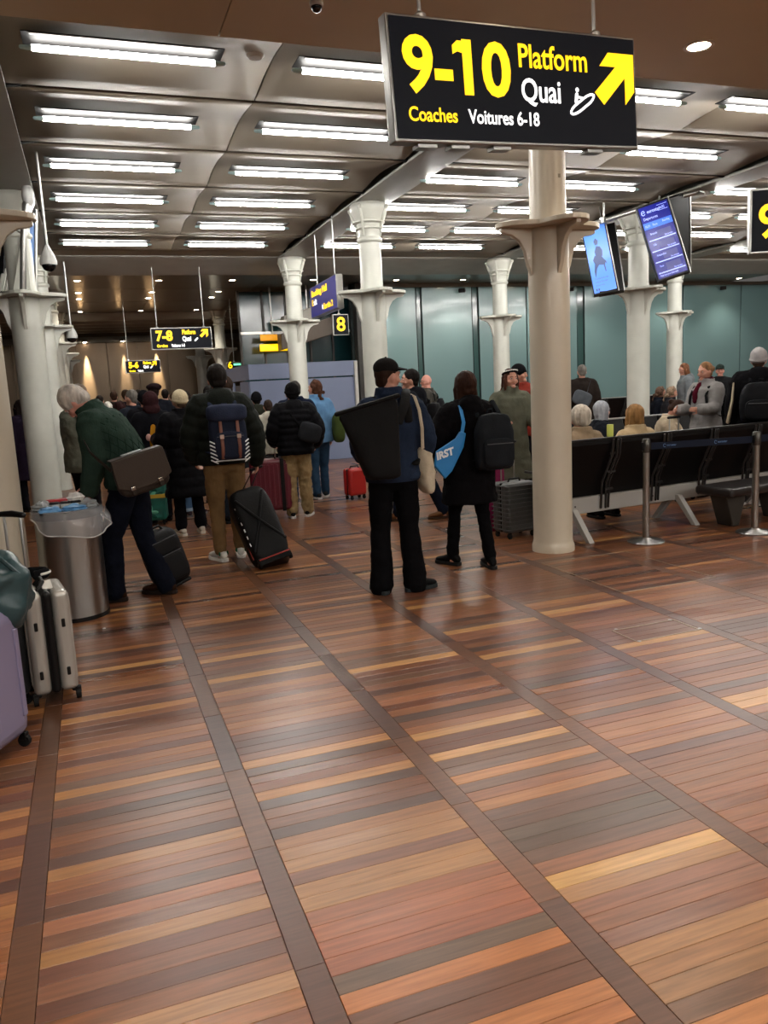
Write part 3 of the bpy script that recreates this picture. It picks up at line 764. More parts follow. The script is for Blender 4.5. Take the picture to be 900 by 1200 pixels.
MB().tube([R_(42, 345, 11.5), R_(42, 240, 11.5)], .02, 8).obj('pole', ALU, t)
t = thing('steel_frame', 'dark upright frame with pale edge behind the left bracket', 'frame', AY(14, 345, 12.0)); b0 = t.location.copy()
MB().tube([R_(15, 345, 12), R_(23, 200, 12)], .06, 8).obj('upright', mat('frame_grey', '#6c6f73', .5), t)
MB().tube([R_(3, 345, 12), R_(12, 190, 12)], .10, 8).obj('upright', BLACKP, t)
for k in range(4): MB().tube([R_(0 + 3 * k, 340, 11.8), R_(3 + 4 * k, 322 - 6 * (k % 2), 11.8)], .02, 6).obj('pale_rod', COLPAINT, t)
# ------------------------------------------------------------------ BIN
bc = G(84, 700); bc = Vector((-.235, 6.13, 0))
t = thing('litter_bin', 'round brushed steel bin lined with a clear bag, full of rubbish', 'bin', bc)
RB = .222; HB = .77
MB().lathe([(0, 0), (RB - .01, 0), (RB, .012), (RB, .02), (RB, HB), (RB + .008, HB + .004), (RB + .008, HB + .02), (RB - .012, HB + .02), (RB - .015, HB - .25), (0, HB - .25)], n=48).obj('drum', STEEL, t, smooth=True)
MB().lathe([(RB + .003, 0), (RB + .003, .03), (RB - .01, .03), (RB - .01, 0)], n=48).obj('base_ring', BLACKP, t)
MB().lathe([(RB + .011, HB - .03), (RB + .013, HB + .025), (RB - .005, HB + .03), (RB - .005, HB - .03)], n=48).obj('rim', BLACKP, t, smooth=True)
POLY = mat('clear_polythene', '#e8e8ea', .1, trans=.0, alpha=.17, bump=.5, scale=14, spec=.9, coat=.6)
bag = MB(); rings = []
n = 64
def drop(a): return .07 + .12 * max(0, math.cos(a + PI / 2 - .35)) ** .7 + .012 * math.sin(5 * a)
for j, f_ in enumerate((0, .12, .3, .5, .7, .85, 1.0)):
    ring = []
    for k in range(n):
        a = 2 * PI * k / n
        r = RB + .014 + .008 * math.sin(PI * f_) + .006 * math.sin(9 * a + 3 * f_) * (.3 + f_) + .004 * math.sin(17 * a)
        r += .07 * max(0, math.cos(a + .5)) ** 2 * math.sin(PI * .6 * f_)
        ring.append(Vector((r * math.cos(a), r * math.sin(a), HB + .035 - f_ * drop(a))))
    rings.append(ring)
bag.loft(rings, close=False); lo = bag.obj('bin_liner', POLY, t, smooth=True)
sd = lo.modifiers.new('thick', 'SOLIDIFY'); sd.thickness = .002
bead = [r for r in rings[-1]]
MB().tube(bead + [bead[0]], .005, 6).obj('liner_edge', mat('polythene_edge', '#dcdcda', .2, alpha=.75), lo)
random.seed(3)
TR = [('crumpled clear plastic lid heap', '#b9c2c6'), ]
def crumple(name, label, c, r, m, seed, par):
    random.seed(seed); ph = [random.uniform(0, 6) for _ in range(6)]
    def fn(p, d): return p * (1 + .16 * math.sin(5 * d.x + ph[0]) * math.sin(6 * d.y + ph[1]) + .1 * math.sin(11 * d.z + ph[2]))
    o = MB().ball(c, r, nu=20, nv=12, fn=fn).obj(name, m); return tag(o, label, 'rubbish', 'rubbish heaped in the bin')
C_ = bc + Vector((0, 0, HB))
wh = mat('paper_white', '#dedbd6', .6); rd = mat('wrapper_red', '#b5202a', .35); bl2 = mat('wrapper_blue', '#5e96c8', .3); cl = mat('plastic_clear_grey', '#aab0b2', .15, alpha=.7)
crumple('paper_ball', 'crumpled white tissue standing up at the right of the heaped bin', C_ + Vector((.07, .03, .085)), (.06, .05, .045), wh, 1, t)
crumple('blue_packet', 'pale blue wrapper at the left front of the rubbish heap', C_ + Vector((-.10, -.13, .03)), (.075, .06, .035), bl2, 2, t)
crumple('blue_packet', 'pale blue wrapper at the right front of the rubbish heap', C_ + Vector((.06, -.14, .035)), (.085, .06, .035), bl2, 4, t)
crumple('plastic_box', 'squashed clear plastic box on the left of the rubbish heap', C_ + Vector((-.15, .02, .045)), (.07, .09, .045), cl, 5, t)
crumple('plastic_box', 'clear plastic container on the right of the rubbish heap', C_ + Vector((.15, -.02, .04)), (.07, .1, .045), cl, 6, t)
crumple('red_packet', 'red and white wrapper across the back of the bin', C_ + Vector((-.02, .06, .075)), (.14, .05, .022), rd, 8, t)
crumple('red_packet', 'small red wrapper nearer the right rim of the bin', C_ + Vector((.13, .08, .06)), (.05, .05, .025), rd, 9, t)
for i, dx in enumerate((-.07, 0.0, .07)):
    cu = thing('paper_cup', 'white paper cup with dark lid in the bin, %s from the left' % ORD[i], 'cup', C_ + Vector((dx, -.03, .01)), group='cups in the bin')
    MB().lathe([(0, 0), (.027, 0), (.036, .06), (0, .06)], n=20).obj('cup', wh, cu, smooth=True)
    MB().lathe([(.038, .058), (.038, .066), (.03, .072), (0, .07)], n=20).obj('lid', BLACKP, cu, smooth=True)
# ------------------------------------------------------------------ STANCHIONS
def stanchion(label, p):
    t = thing('queue_barrier_post', label, 'barrier', p, group='queue barrier posts')
    MB().lathe([(0, 0), (.165, 0), (.168, .008), (.155, .018), (.06, .028), (.04, .045), (0, .045)], n=40).obj('base', STEEL, t, smooth=True)
    MB().cyl((0, 0, .03), (0, 0, .90), .031, n=24).obj('post', STEEL, t, smooth=True)
    MB().lathe([(.033, .83), (.036, .84), (.036, .945), (.03, .955), (0, .955)], n=24).obj('head', mat('post_head', '#54524e', .3, .8), t, smooth=True)
    for a in (0, PI): MB().box((.036 * math.cos(a), 0, .89), (.02, .03, .07)).obj('belt_clip', BLACKP, t)
    return t
A_ = G(757, 635); B_ = G(884, 624)
stanchion('steel queue post with round base, nearest the cream column', A_); stanchion('steel queue post at the right end of the navy belt', B_)
C2 = B_ + Vector((2.2, .55, 0)); stanchion('steel queue post outside the right edge of the picture', C2)
NAVY = mat('belt_navy', '#091428', .7, bump=.2, scale=200)
BW = mat('belt_print', '#5d7fae', .6)
for i, (a_, b_) in enumerate(((A_, B_), (B_, C2))):
    d = (b_ - a_); an = math.atan2(d.y, d.x); L_ = d.length
    o = thing('barrier_belt', ['navy belt with small printed logos between the two queue posts', 'navy belt leaving the picture at the right'][i], 'belt', a_ + Vector((0, 0, .865)), an)
    MB().box((L_ / 2, 0, .02), (L_ - .09, .003, .062)).obj('webbing', NAVY, o)
    for k in (.18, .64):
        text('printed_logo', 'eurostar', .03, BW, o, (k * L_, -.003, .012), sx=.9, italic=.3)
        MB().tube([(k * L_ - .02 + .012 * math.cos(q), -.003, .02 + .014 * math.sin(q)) for q in [.4 + .5 * j for j in range(11)]], .002, 5).obj('printed_logo', BW, o)
# ------------------------------------------------------------------ BENCH ROW
SEATL = mat('seat_black_leather', '#070607', .45, bump=.15, scale=60)
FRM = mat('seat_frame_grey', '#3b3a3a', .35, .7); BEAM = mat('beam_grey', '#a9a8a4', .4, .2)
def bench(label, loc, rz, nseat, sw=.62, backs=True, topm=None):
    t = thing('bench_row', label, 'seating', loc, rz, group='beam seating rows')
    Lb = nseat * sw
    MB().box((Lb / 2, .05, .31), (Lb + .1, .07, .155)).obj('beam', BEAM, t, bevel=.008)
    for i in range(int(Lb * 2) + 1): 
        if i % 2 == 0: MB().cyl((.25 + i * .5, .01, .31), (.25 + i * .5, .02, .31), .008, n=8).obj('bolt', BLACKP, t)
    nl = max(2, int(nseat / 2))
    for i in range(nl + 1):
        x = .22 + (Lb - .44) * i / nl
        MB().prism([(-.26, .0), (-.20, 0), (.03, .25), (.07, .25), (.29, .0), (.35, 0), (.12, .29), (-.02, .29)], x - .03, x + .03, 'x').obj('leg', BEAM, t, bevel=.005)
    for i in range(nseat):
        x = sw * (i + .5)
        MB().prism([(.12, .40), (.58, .44), (.60, .40), (.58, .37), (.12, .345)], x - sw / 2 + .03, x + sw / 2 - .03, 'x').obj('seat', SEATL, t, bevel=.015)
        if backs:
            MB().prism([(.15, .40), (.09, .38), (-.10, .90), (-.10, .945), (-.055, .945), (-.04, .90)], x - sw / 2 + .02, x + sw / 2 - .02, 'x').obj('backrest', SEATL, t, bevel=.015)
            MB().box((x, -.078, .95), (sw - .01, .05, .018)).obj('top_edge', topm or FRM, t, bevel=.006)
    for i in range(nseat + 1):
        x = sw * i
        f = MB()
        for dx, dy in ((-.045, 0), (.0, -.01), (.045, 0)):
            f.tube([(x + dx, -.12 + dy, .93), (x + dx, -.10 + dy, .78), (x + dx - .05, -.01 + dy, .52), (x + dx - .055, .0 + dy, .27)], .011, 6)
        for z in (.8, .62, .45): f.box((x - .02, -.05 - (z - .6) * .2, z), (.10, .014, .02))
        f.obj('back_bracket', FRM, t, smooth=True)
        if i % 2 == 0:
            MB().tube([(x, .0, .42), (x, .02, .6), (x, .12, .64), (x, .45, .64)], .014, 8).obj('armrest', FRM, t, smooth=True)
    return t
BD = math.atan2(.116, .993)
b1o = Vector((4.02, 6.42, 0)); 
b1 = bench('long row of black seats seen from behind, right of the cream column', b1o, BD, 9, .66)
bench('row of black seats facing the first row beyond the seated travellers', (9.2, 9.25, 0), PI + BD, 6, .62, topm=BEAM)
bench('far row of black seats against the teal glass wall', (8.0, 16.3, 0), .05, 9, .62, topm=BEAM)
# black padded bench end at right edge
p = G(880, 660); 
t = thing('padded_bench', 'dark padded bench with angular leg behind the right queue post', 'bench', (5.72, 5.98, 0), BD)
MB().box((.5, .2, .36), (1.1, .45, .09)).obj('cushion', mat('bench_brown_black', '#221e1d', .35), t, bevel=.035, seg=4)
MB().prism([(0.02, .32), (.32, .32), (.22, .0), (.14, 0)], .1, .3, 'y').obj('leg', mat('bench_leg', '#3c3833', .5), t, bevel=.01)
MB().prism([(0.7, .32), (1.0, .32), (.9, .0), (.82, 0)], .1, .3, 'y').obj('leg', mat('bench_leg', '#3c3833', .5), t, bevel=.01)
# ------------------------------------------------------------------ PEOPLE
def smoothstep(x): x = max(0, min(1, x)); return x * x * (3 - 2 * x)
SKIN = {'light': mat('skin_light', '#c48d77', .5, bump=.1, scale=60), 'pink': mat('skin_pink', '#cf9180', .45, bump=.1, scale=60), 'tan': mat('skin_tan', '#b27a5e', .5, bump=.1, scale=60)}
EYEM = mat('eye_white', '#cfc9c2', .2); IRIS = mat('iris_dark', '#241a14', .15); LIPS = mat('lips', '#9c5a50', .45)
def hairmat(c): return mat('hair_' + str(c), c, .6, bump=.9, scale=34, var=.4, vscale=22, stretch=(1, 1, .18), spec=.2)

def person(label, loc, yaw=0., h=1.75, w=1., lean=0., head=(0, 0), feet=None, arms=None, top=None, legs=None, shoes=None, hair=None, hat=None,
           skin='light', vox=.012, seated=False, group=None, scarf=None, knees=None, roll=0., neckfwd=0., face=True, headonly=False, glasses=False):
    S = h / 1.75
    root = thing('person', label, 'person', loc, yaw, group); root.scale = (S, S, S)
    dz = -.44 if seated else 0.
    # bent spine table
    tab = {}; y, z = 0., .88
    zz = .88
    while zz < 1.9:
        th = lean * smoothstep((zz - .88) / .35)
        tab[int(round(zz * 100))] = (y, z, th); y += .01 * math.sin(th); z += .01 * math.cos(th); zz += .01
    def T(p):
        x_, y_, z_ = p
        if z_ < .885: return Vector((x_, y_, z_ + dz))
        a = tab.get(int(round(z_ * 100))) or tab[max(tab)]
        yy, z0, th = a
        fr = z_ * 100 - round(z_ * 100)
        return Vector((x_ + roll * (z_ - .88), yy + fr * .01 * math.sin(th) + y_ * math.cos(th), z0 + fr * .01 * math.cos(th) - y_ * math.sin(th) + dz))
    top = top or {}; legs = legs or {}; shoes = shoes or {}
    t = top.get('t', .03); hem = top.get('hem', .80); puff = top.get('puff', 0.)
    feet = feet or [(.11, .02, -8), (-.11, -.02, 8)]
    # joints
    hips = [Vector((.09, 0, .90 + dz)), Vector((-.09, 0, .90 + dz))]
    ank = []; kn = []
    for i, (fx, fy, fa) in enumerate(feet):
        a_ = Vector((fx, fy, .085)); ank.append(a_)
        if seated: kn.append(Vector((hips[i].x * 1.4, .42, .50)))
        else:
            k = hips[i].lerp(a_, .5) + Vector((0, .03, 0)); 
            if knees: k = k + Vector(knees[i])
            kn.append(k)
    sh = [T((.165 * w, -.01, 1.405)), T((-.165 * w, -.01, 1.405))]
    arms = arms or {}
    def arm(side, i):
        s = 1 if i == 0 else -1
        d = arms.get(side, ((.07, -.04, -.27), (.0, .08, -.24)))
        e = sh[i] + Vector((s * d[0][0], d[0][1], d[0][2])); wv = e + Vector((s * d[1][0], d[1][1], d[1][2]))
        return e, wv
    aj = [arm('R', 0), arm('L', 1)]
    # head frame
    hy, hp = math.radians(head[0]), math.radians(head[1])
    nb = T((0, -.01, 1.47)); ltot = lean * .8 + hp
    Hm = Euler((-ltot, 0, hy)).to_matrix() if True else None
    Hm = Matrix.Rotation(hy, 3, 'Z') @ Matrix.Rotation(-ltot, 3, 'X')
    hc = nb + Matrix.Rotation(-(lean * .9 + hp * .5), 3, 'X') @ Vector((0, .03 + neckfwd, .16))
    def Hp(v): return hc + Hm @ Vector(v)
    # ---- body (one continuous skin surface)
    b = MB()
    def hfn(p, d):
        x_, y_, z_ = p
        if d.z < 0:
            x_ *= 1 - .34 * (-d.z) ** 1.6
            if d.y < 0: y_ *= 1 - .55 * (-d.z)
        if d.y > 0: y_ *= .94
        return Vector((x_, y_, z_))
    b.ball(hc, (.075, .098, .118), Hm, 24, 18, fn=hfn)
    b.ball(Hp((0, .070, -.088)), (.03, .026, .022), Hm)
    b.ball(Hp((0, .094, -.012)), (.010, .016, .026), Hm); b.ball(Hp((0, .102, -.028)), (.015, .016, .012), Hm)
    b.ball(Hp((0, .082, .026)), (.05, .014, .010), Hm)
    for s in (-1, 1):
        b.ball(Hp((s * .076, -.004, -.012)), (.010, .020, .032), Hm); b.ball(Hp((s * .045, .06, -.03)), (.024, .022, .022), Hm)
    b.tube([nb + Vector((0, 0, -.04)), nb.lerp(hc, .45), hc + Hm @ Vector((0, -.02, -.04))], [.062, .054, .052], 14)
    core = [T((0, 0, z_)) for z_ in (.88, 1.05, 1.2, 1.35, 1.42)]
    b.tube(core, [.11, .10, .11, .12, .08], 16, axis=(1, 0, 0), flat=.7)
    for i in (0, 1):
        e, wv = aj[i]
        b.tube([core[3], sh[i], e, wv], [.06, .05, .034, .025], 10)
        if not headonly:
            b.tube([core[0], hips[i], kn[i], ank[i], ank[i] + Vector((0, 0, -.04))], [.07, .065, .045, .035, .035], 10)
        # hand
        fd = (wv - e).normalized(); s = 1 if i == 0 else -1
        inn = Vector((-s, 0, 0)); pn = (inn - fd * inn.dot(fd))
        if pn.length < .1: pn = Vector((0, 0, -1)) - fd * (-fd.z)
        pn.normalize(); ac = fd.cross(pn)      # across palm
        if ac.y < 0: ac = -ac                   # thumb side faces forward
        pc = wv + fd * .05
        b.tube([wv, wv + fd * .03, wv + fd * .085], [.027, .034, .036], 10, axis=ac, flat=.45)
        curl = top.get('curl', .55)
        for k, (off, ln) in enumerate(((.029, .070), (.010, .078), (-.010, .072), (-.028, .056))):
            p0_ = wv + fd * .085 + ac * off; p1_ = p0_ + (fd * math.cos(curl) + pn * math.sin(curl)) * ln * .5
            p2_ = p1_ + (fd * math.cos(curl * 2.3) + pn * math.sin(curl * 2.3)) * ln * .5
            b.tube([p0_ - fd * .015, p0_, p1_, p2_], [.0085, .009, .0085, .007], 7)
        th0 = wv + fd * .025 + ac * .026
        b.tube([th0, th0 + (fd * .6 + ac * .75 + pn * .2) * .035, th0 + (fd * .9 + ac * .6 + pn * .5) * .062], [.013, .011, .009], 7)
    b.obj('body', SKIN[skin], root, voxel=min(vox, .0105), sm=1)
    if face:
        for s in (-1, 1):
            e_ = MB().ball(Hp((s * .031, .083, .006)), (.014, .008, .008), Hm, 10, 8).obj('eye', EYEM, root, smooth=True)
            MB().ball(Hp((s * .031, .0895, .006)), (.0065, .004, .0065), Hm, 10, 6).obj('iris', IRIS, e_)
            MB().tube([Hp((s * .014, .094, .026)), Hp((s * .032, .093, .031)), Hp((s * .05, .083, .026))], [.003, .004, .002], 6).obj('eyebrow', hairmat((hair or {}).get('c', '#2a1f18')), root)
        MB().tube([Hp((-.024, .083, -.058)), Hp((0, .095, -.056)), Hp((.024, .083, -.058))], [.003, .0065, .003], 8, axis=Hm @ Vector((0, 0, 1))).obj('lips', LIPS, root, smooth=True)
    if glasses:
        g = MB()
        for s in (-1, 1):
            g.tube([Hp((s * .032 + .021 * math.cos(q), .101, .004 + .016 * math.sin(q))) for q in [2 * PI * k / 10 for k in range(11)]], .002, 5)
            g.tube([Hp((s * .054, .098, .006)), Hp((s * .078, .0, .006))], .002, 5)
        g.tube([Hp((-.011, .103, .006)), Hp((.011, .103, .006))], .002, 5); g.obj('glasses', BLACKP, root)
    # ---- hair
    if hair:
        kd = hair['kind']; hm = MB(); X = hair.get('x', 0.)
        if kd != 'bald':
            hm.ball(Hp((0, -.017, .031)), (.082 + X, .095 + X, .100 + X), Hm, 20, 14)
            hm.ball(Hp((0, -.052, -.025)), (.066 + X, .048 + X, .065), Hm)
        if kd in ('long', 'bob'):
            ln = hair.get('len', .27); zz_ = [0.02, -.06, -.14, -.20, -ln]
            for s in (-1, 0, 1):
                hm.tube([Hp((s * .052, -.04 - .012 * (s == 0), q)) + Vector((0, 0, 0)) for q in zz_], [.045, .050, .048, .042, .022], 10, axis=Hm @ Vector((1, 0, 0)), flat=.8)
            if hair.get('sides', True):
                for s in (-1, 1): hm.tube([Hp((s * .066, .02, .05)), Hp((s * .080, .025, -.02)), Hp((s * .078, .02, -.10)), Hp((s * .07, .0, -.17))], [.02, .024, .026, .015], 8)
        if kd == 'bun': hm.ball(Hp((0, -.125, .02)), (.045, .042, .042), Hm)
        if kd == 'curly':
            random.seed(11)
            for k in range(46):
                a_ = random.uniform(0, 2 * PI); q = random.uniform(-.7, 1.0)
                d = Vector((math.cos(a_) * math.sqrt(1 - q * q), -abs(math.sin(a_)) * math.sqrt(1 - q * q) + .25, q))
                hm.ball(Hp((d.x * .09, d.y * .1 - .015, d.z * .10 + .015)), .028, Hm, 8, 6)
            for k in range(20):
                hm.ball(Hp((random.uniform(-.09, .09), random.uniform(-.11, -.03), random.uniform(-.18, -.05))), .03, Hm, 8, 6)
        if kd != 'bald': hm.obj('hair', hairmat(hair['c']), root, voxel=.009, sm=1, disp=.012, dscale=.035)
    # ---- hat
    if hat:
        m = cloth(hat['c']); kd = hat['kind']; q = MB()
        if kd in ('beanie', 'bobble'):
            q.ball(Hp((0, -.018, .036)), (.093, .108, .108), Hm, 24, 16)
            ring = [Hp((.088 * math.cos(a_), -.014 + .102 * math.sin(a_), .010 + .022 * math.sin(a_))) for a_ in [2 * PI * k / 20 for k in range(21)]]
            q.tube(ring, .014, 8, caps=False); o = q.obj('beanie', m, root, voxel=.010, disp=.008, dscale=.02)
            if kd == 'bobble': MB().ball(Hp((0, -.02, .165)), .04).obj('bobble', m, root, smooth=True)
        elif kd == 'hood':
            q.ball(Hp((0, -.035, .015)), (.108, .115, .135), Hm, 20, 14); q.ball(Hp((0, -.06, -.10)), (.12, .09, .09), Hm)
            q.obj('hood', m, root, voxel=.012, sm=1, disp=.02, dscale=.06)
        elif kd == 'cap':
            q.ball(Hp((0, -.012, .060)), (.084, .102, .076), Hm, 24, 14); o = q.obj('cap', m, root, voxel=.009, sm=2)
            v = MB(); n = 12; tp, bt = [], []
            for k in range(n + 1):
                a_ = PI * k / n; cx_, sy_ = math.cos(a_), math.sin(a_)
                tp.append((.078 * cx_, .045 + .130 * sy_, .066 - .010 * sy_ - .014 * cx_ * cx_)); 
            inner = [(.072 * math.cos(PI * k / n), .030 + .045 * math.sin(PI * k / n), .072 - .014 * math.cos(PI * k / n) ** 2) for k in range(n + 1)]
            for (o_, q_) in ((0, 0),):
                vs = [Hp(p) for p in tp] + [Hp(p) for p in inner] + [Hp((p[0], p[1], p[2] - .009)) for p in tp] + [Hp((p[0], p[1], p[2] - .009)) for p in inner]
                m1_ = n + 1; fs = []
                for k in range(n):
                    fs += [(k, k + 1, m1_ + k + 1, m1_ + k), (2 * m1_ + k, 3 * m1_ + k, 3 * m1_ + k + 1, 2 * m1_ + k + 1), (k, 2 * m1_ + k, 2 * m1_ + k + 1, k + 1)]
                v.add(vs, fs)
            v.obj('cap_peak', m, root, smooth=True)
            MB().ball(Hp((0, -.012, .137)), (.008, .008, .005)).obj('cap_button', m, root)
        elif kd == 'beret':
            q.ball(Hp((.01, -.02, .07)), (.115, .125, .06), Hm, 20, 12); q.obj('beret', m, root, voxel=.012, disp=.02, dscale=.05)
        elif kd == 'headband':
            ring = [Hp((.083 * math.cos(a_), -.01 + .092 * math.sin(a_), .07 + .02 * math.sin(a_))) for a_ in [2 * PI * k / 20 for k in range(21)]]
            q.tube(ring, .011, 8, caps=False); q.obj('headband', m, root, smooth=True)
            for k in range(14):
                a_ = PI * (k + .5) / 14; MB().ball(Hp((.086 * math.cos(a_), -.008 + .096 * math.sin(a_), .088 + .02 * math.sin(a_))), .008).obj('pearl', mat('pearl', '#e8e6e0', .2), root)
        elif kd == 'muffs':
            pass
    if scarf:
        q = MB()
        for k, zz_ in enumerate((1.45, 1.49, 1.53)):
            q.tube([T(((.085 - .008 * k) * math.cos(a_) * 1.05, -.0 + (.085 - .008 * k) * math.sin(a_) * .95, zz_ + .01 * math.sin(2 * a_))) for a_ in [2 * PI * j / 16 for j in range(17)]], .028, 8, caps=False)
        q.tube([T((.03, .10, 1.46)), T((.05, .15, 1.36)), T((.045, .16, 1.25))], [.03, .04, .035], 8)
        q.obj('scarf', cloth(scarf), root, voxel=.012, disp=.015, dscale=.04)
    # ---- jacket / coat
    jm = cloth(top.get('c', '#222222'), top.get('rough', .85))
    j = MB(); prof = [(.80, .165, .115), (.90, .168, .12), (1.0, .155, .11), (1.08, .148, .105), (1.2, .160, .115), (1.32, .180, .115), (1.40, .170, .10), (1.44, .125, .085), (1.47, .085, .075), (1.50, .072, .068)]
    if hem < .80: prof = [(hem, .17 + (.8 - hem) * top.get('flare', .15), .12 + (.8 - hem) * .1)] + prof
    elif hem > .80: prof = [(z_, a_, c_) for z_, a_, c_ in prof if z_ > hem - .02]; prof = [(hem, .158, .112)] + prof
    zs = []; z_ = prof[0][0]
    while z_ < 1.50: zs.append(z_); z_ += .0125 if puff else .03
    zs.append(1.50 + top.get('collar', .02))
    rings = []; N = 28
    def interp(z_):
        for (za, a1, c1), (zb, a2, c2) in zip(prof[:-1], prof[1:]):
            if za <= z_ <= zb:
                q = (z_ - za) / max(zb - za, 1e-6); return a1 + (a2 - a1) * q, c1 + (c2 - c1) * q
        return prof[-1][1], prof[-1][2]
    pitch = top.get('pitch', .095)
    for z_ in zs:
        a_, c_ = interp(z_); tt = t * (1 if z_ < 1.42 else .6)
        if puff and z_ < 1.46: tt += puff * (abs(math.sin(PI * z_ / pitch)) ** .6 - .5)
        ring = []
        for k in range(N):
            an = 2 * PI * k / N; ca, sa = math.cos(an), math.sin(an)
            ex = .85
            xx = math.copysign(abs(ca) ** ex, ca) * (a_ * w + tt); yy = math.copysign(abs(sa) ** ex, sa) * (c_ * (w * .5 + .5) + tt)
            if seated and z_ < .95: yy += .02
            ring.append(T((xx, yy, z_)))
        rings.append(ring)
    j.loft(rings)
    sl = top.get('sleeve', 1.0)
    for i in (0, 1):
        e, wv = aj[i]; pts = []; rr = []
        A = [T(((.10 if i == 0 else -.10) * w, -.01, 1.39)), sh[i], e, e.lerp(wv, sl * .97)]
        Rr = [.065 + t, .060 + t * .9, .050 + t * .85, .036 + t * .8]
        # resample for quilting
        for q in range(3):
            m_ = 14 if puff else 5
            for k in range(m_ if q < 2 else m_ + 1):
                f_ = k / m_; p_ = A[q].lerp(A[q + 1], f_); r_ = Rr[q] + (Rr[q + 1] - Rr[q]) * f_
                if puff and q > 0: r_ += puff * .7 * (abs(math.sin(PI * (f_ * 3))) ** .6 - .5)
                pts.append(p_); rr.append(r_)
        # soften the elbow
        for _ in range(2):
            pts = [pts[0]] + [(pts[k - 1] + pts[k] * 2 + pts[k + 1]) / 4 for k in range(1, len(pts) - 1)] + [pts[-1]]
        j.tube(pts, rr, 14)
    if top.get('hooddown'):
        j.ball(T((0, -.10, 1.46)), (.12, .065, .10), Matrix.Rotation(-lean - .25, 3, 'X')); j.ball(T((0, -.06, 1.52)), (.10, .06, .04))
        for s in (-1, 1): j.ball(T((s * .07, -.02, 1.50)), (.05, .08, .035))
    if top.get('collar', .02) > .03:
        ring = [T((.085 * math.cos(a_), -.005 + .085 * math.sin(a_), 1.50)) for a_ in [2 * PI * k / 14 for k in range(15)]]
        j.tube(ring, .022, 8, caps=False)
    jo = j.obj(top.get('name', 'jacket'), jm, root, voxel=vox, sm=1 if puff else 2, disp=top.get('wr', .022), dscale=top.get('ws', .10))
    if top.get('hem_band'):
        q = MB(); rr_ = []
        for z_ in (hem - .01, hem, hem + .05, hem + .06):
            g_ = .004 if z_ in (hem, hem + .05) else -.006
            a_, c_ = interp(max(hem, z_)); rr_.append([T((math.cos(2 * PI * k / N) * (a_ * w + t + g_), math.sin(2 * PI * k / N) * (c_ + t + g_), z_)) for k in range(N)])
        q.loft(rr_, close=False); q.obj('hem_band', jm, root, smooth=True)
    # ---- trousers
    if not headonly:
        lr = legs.get('r', (.092, .066, .058)); lm = cloth(legs.get('c', '#15151a'))
        q = MB(); q.ball(Vector((0, -.005, .90 + dz)), (.165 * (w * .6 + .4), .125, .12))
        for i in (0, 1):
            k_, a_ = kn[i], ank[i]
            endp = k_.lerp(a_, legs.get('end', 1.02))
            pts = [hips[i] + Vector((0, 0, -.0)), hips[i].lerp(k_, .35), hips[i].lerp(k_, .75), k_, k_.lerp(endp, .35), k_.lerp(endp, .75), endp]
            q.tube(pts, [lr[0], lr[0] * .97, (lr[0] + lr[1]) / 2, lr[1], (lr[1] * .75 + lr[2] * .25) , (lr[1] * .3 + lr[2] * .7), lr[2]], 16, caps=True, flat=1)
        q.obj('trousers', lm, root, voxel=vox, sm=1, disp=legs.get('wr', .02), dscale=legs.get('ws', .07))
        if legs.get('cuff'):
            for i in (0, 1):
                e_ = kn[i].lerp(ank[i], legs.get('end', 1.02)); d = (ank[i] - kn[i]).normalized()
                MB().cyl(e_ - d * .01, e_ + d * .035, lr[2] + .012, lr[2] + .014, 16).obj('turn_up', cloth(legs['cuff']), root, smooth=True)
        # ---- shoes
        smt = cloth(shoes.get('c', '#0c0c0d'), .5); so = mat('sole_' + str(shoes.get('sole', '#111111')), shoes.get('sole', '#111111'), .6)
        for i, (fx, fy, fa) in enumerate(feet):
            rm = rotz(math.radians(fa)); bpt = Vector((fx, fy, 0)); hi = shoes.get('hi', 0)
            q = MB(); rings = []
            for (yy, wd, ht, zb) in ((-.085, .012, .03, .035), (-.075, .03, .06, .022), (-.045, .038, .085 + hi, .018), (.0, .040, .095 + hi, .018), (.045, .042, .085, .018), (.09, .046, .068, .018), (.135, .046, .055, .018), (.17, .038, .045, .02), (.19, .022, .030, .022), (.196, .006, .012, .026)):
                ring = []
                for k in range(14):
                    a_ = 2 * PI * k / 14; x_ = wd * math.cos(a_); z__ = zb + ht * max(0, .5 + .5 * math.sin(a_)) ** .8
                    ring.append(bpt + rm @ Vector((x_, yy, z__)))
                rings.append(ring)
            q.loft(rings); so_ = q.obj('shoe', smt, root, smooth=True, sub=1)
            outl = []
            for (yy, wd) in ((-.09, .015), (-.075, .034), (-.03, .041), (.04, .043), (.1, .050), (.15, .047), (.185, .034), (.2, .012)): outl.append((wd, yy))
            outl = outl + [(-x_, yy) for x_, yy in reversed(outl)]
            q = MB(); pts2 = [(bpt + rm @ Vector((x_, y_, 0))) for x_, y_ in outl]
            q.prism([(p_.x, p_.y) for p_ in pts2], 0, .030); q.obj('sole', so, so_, bevel=.004)
            if shoes.get('stripe'):
                for s in (-1, 1):
                    pp = bpt + rm @ Vector((s * .041, -.05, .075)); MB().ball(pp, (.008, .018, .02)).obj('heel_tab', cloth(shoes['stripe']), so_)
            for k in range(3):
                yl = .035 + k * .025; MB().tube([bpt + rm @ Vector((-.02, yl, .105 - k * .012)), bpt + rm @ Vector((.02, yl, .105 - k * .012))], .0035, 5).obj('lace', cloth(shoes.get('lace', shoes.get('c', '#0c0c0d'))), so_)
    info = dict(root=root, T=T, sh=sh, aj=aj, S=S, yaw=yaw, loc=Vector(loc), Hp=Hp, t=t, hc=hc)
    def Wp(v): return Vector(loc) + rotz(yaw) @ (Vector(v) * S)
    info['W'] = Wp
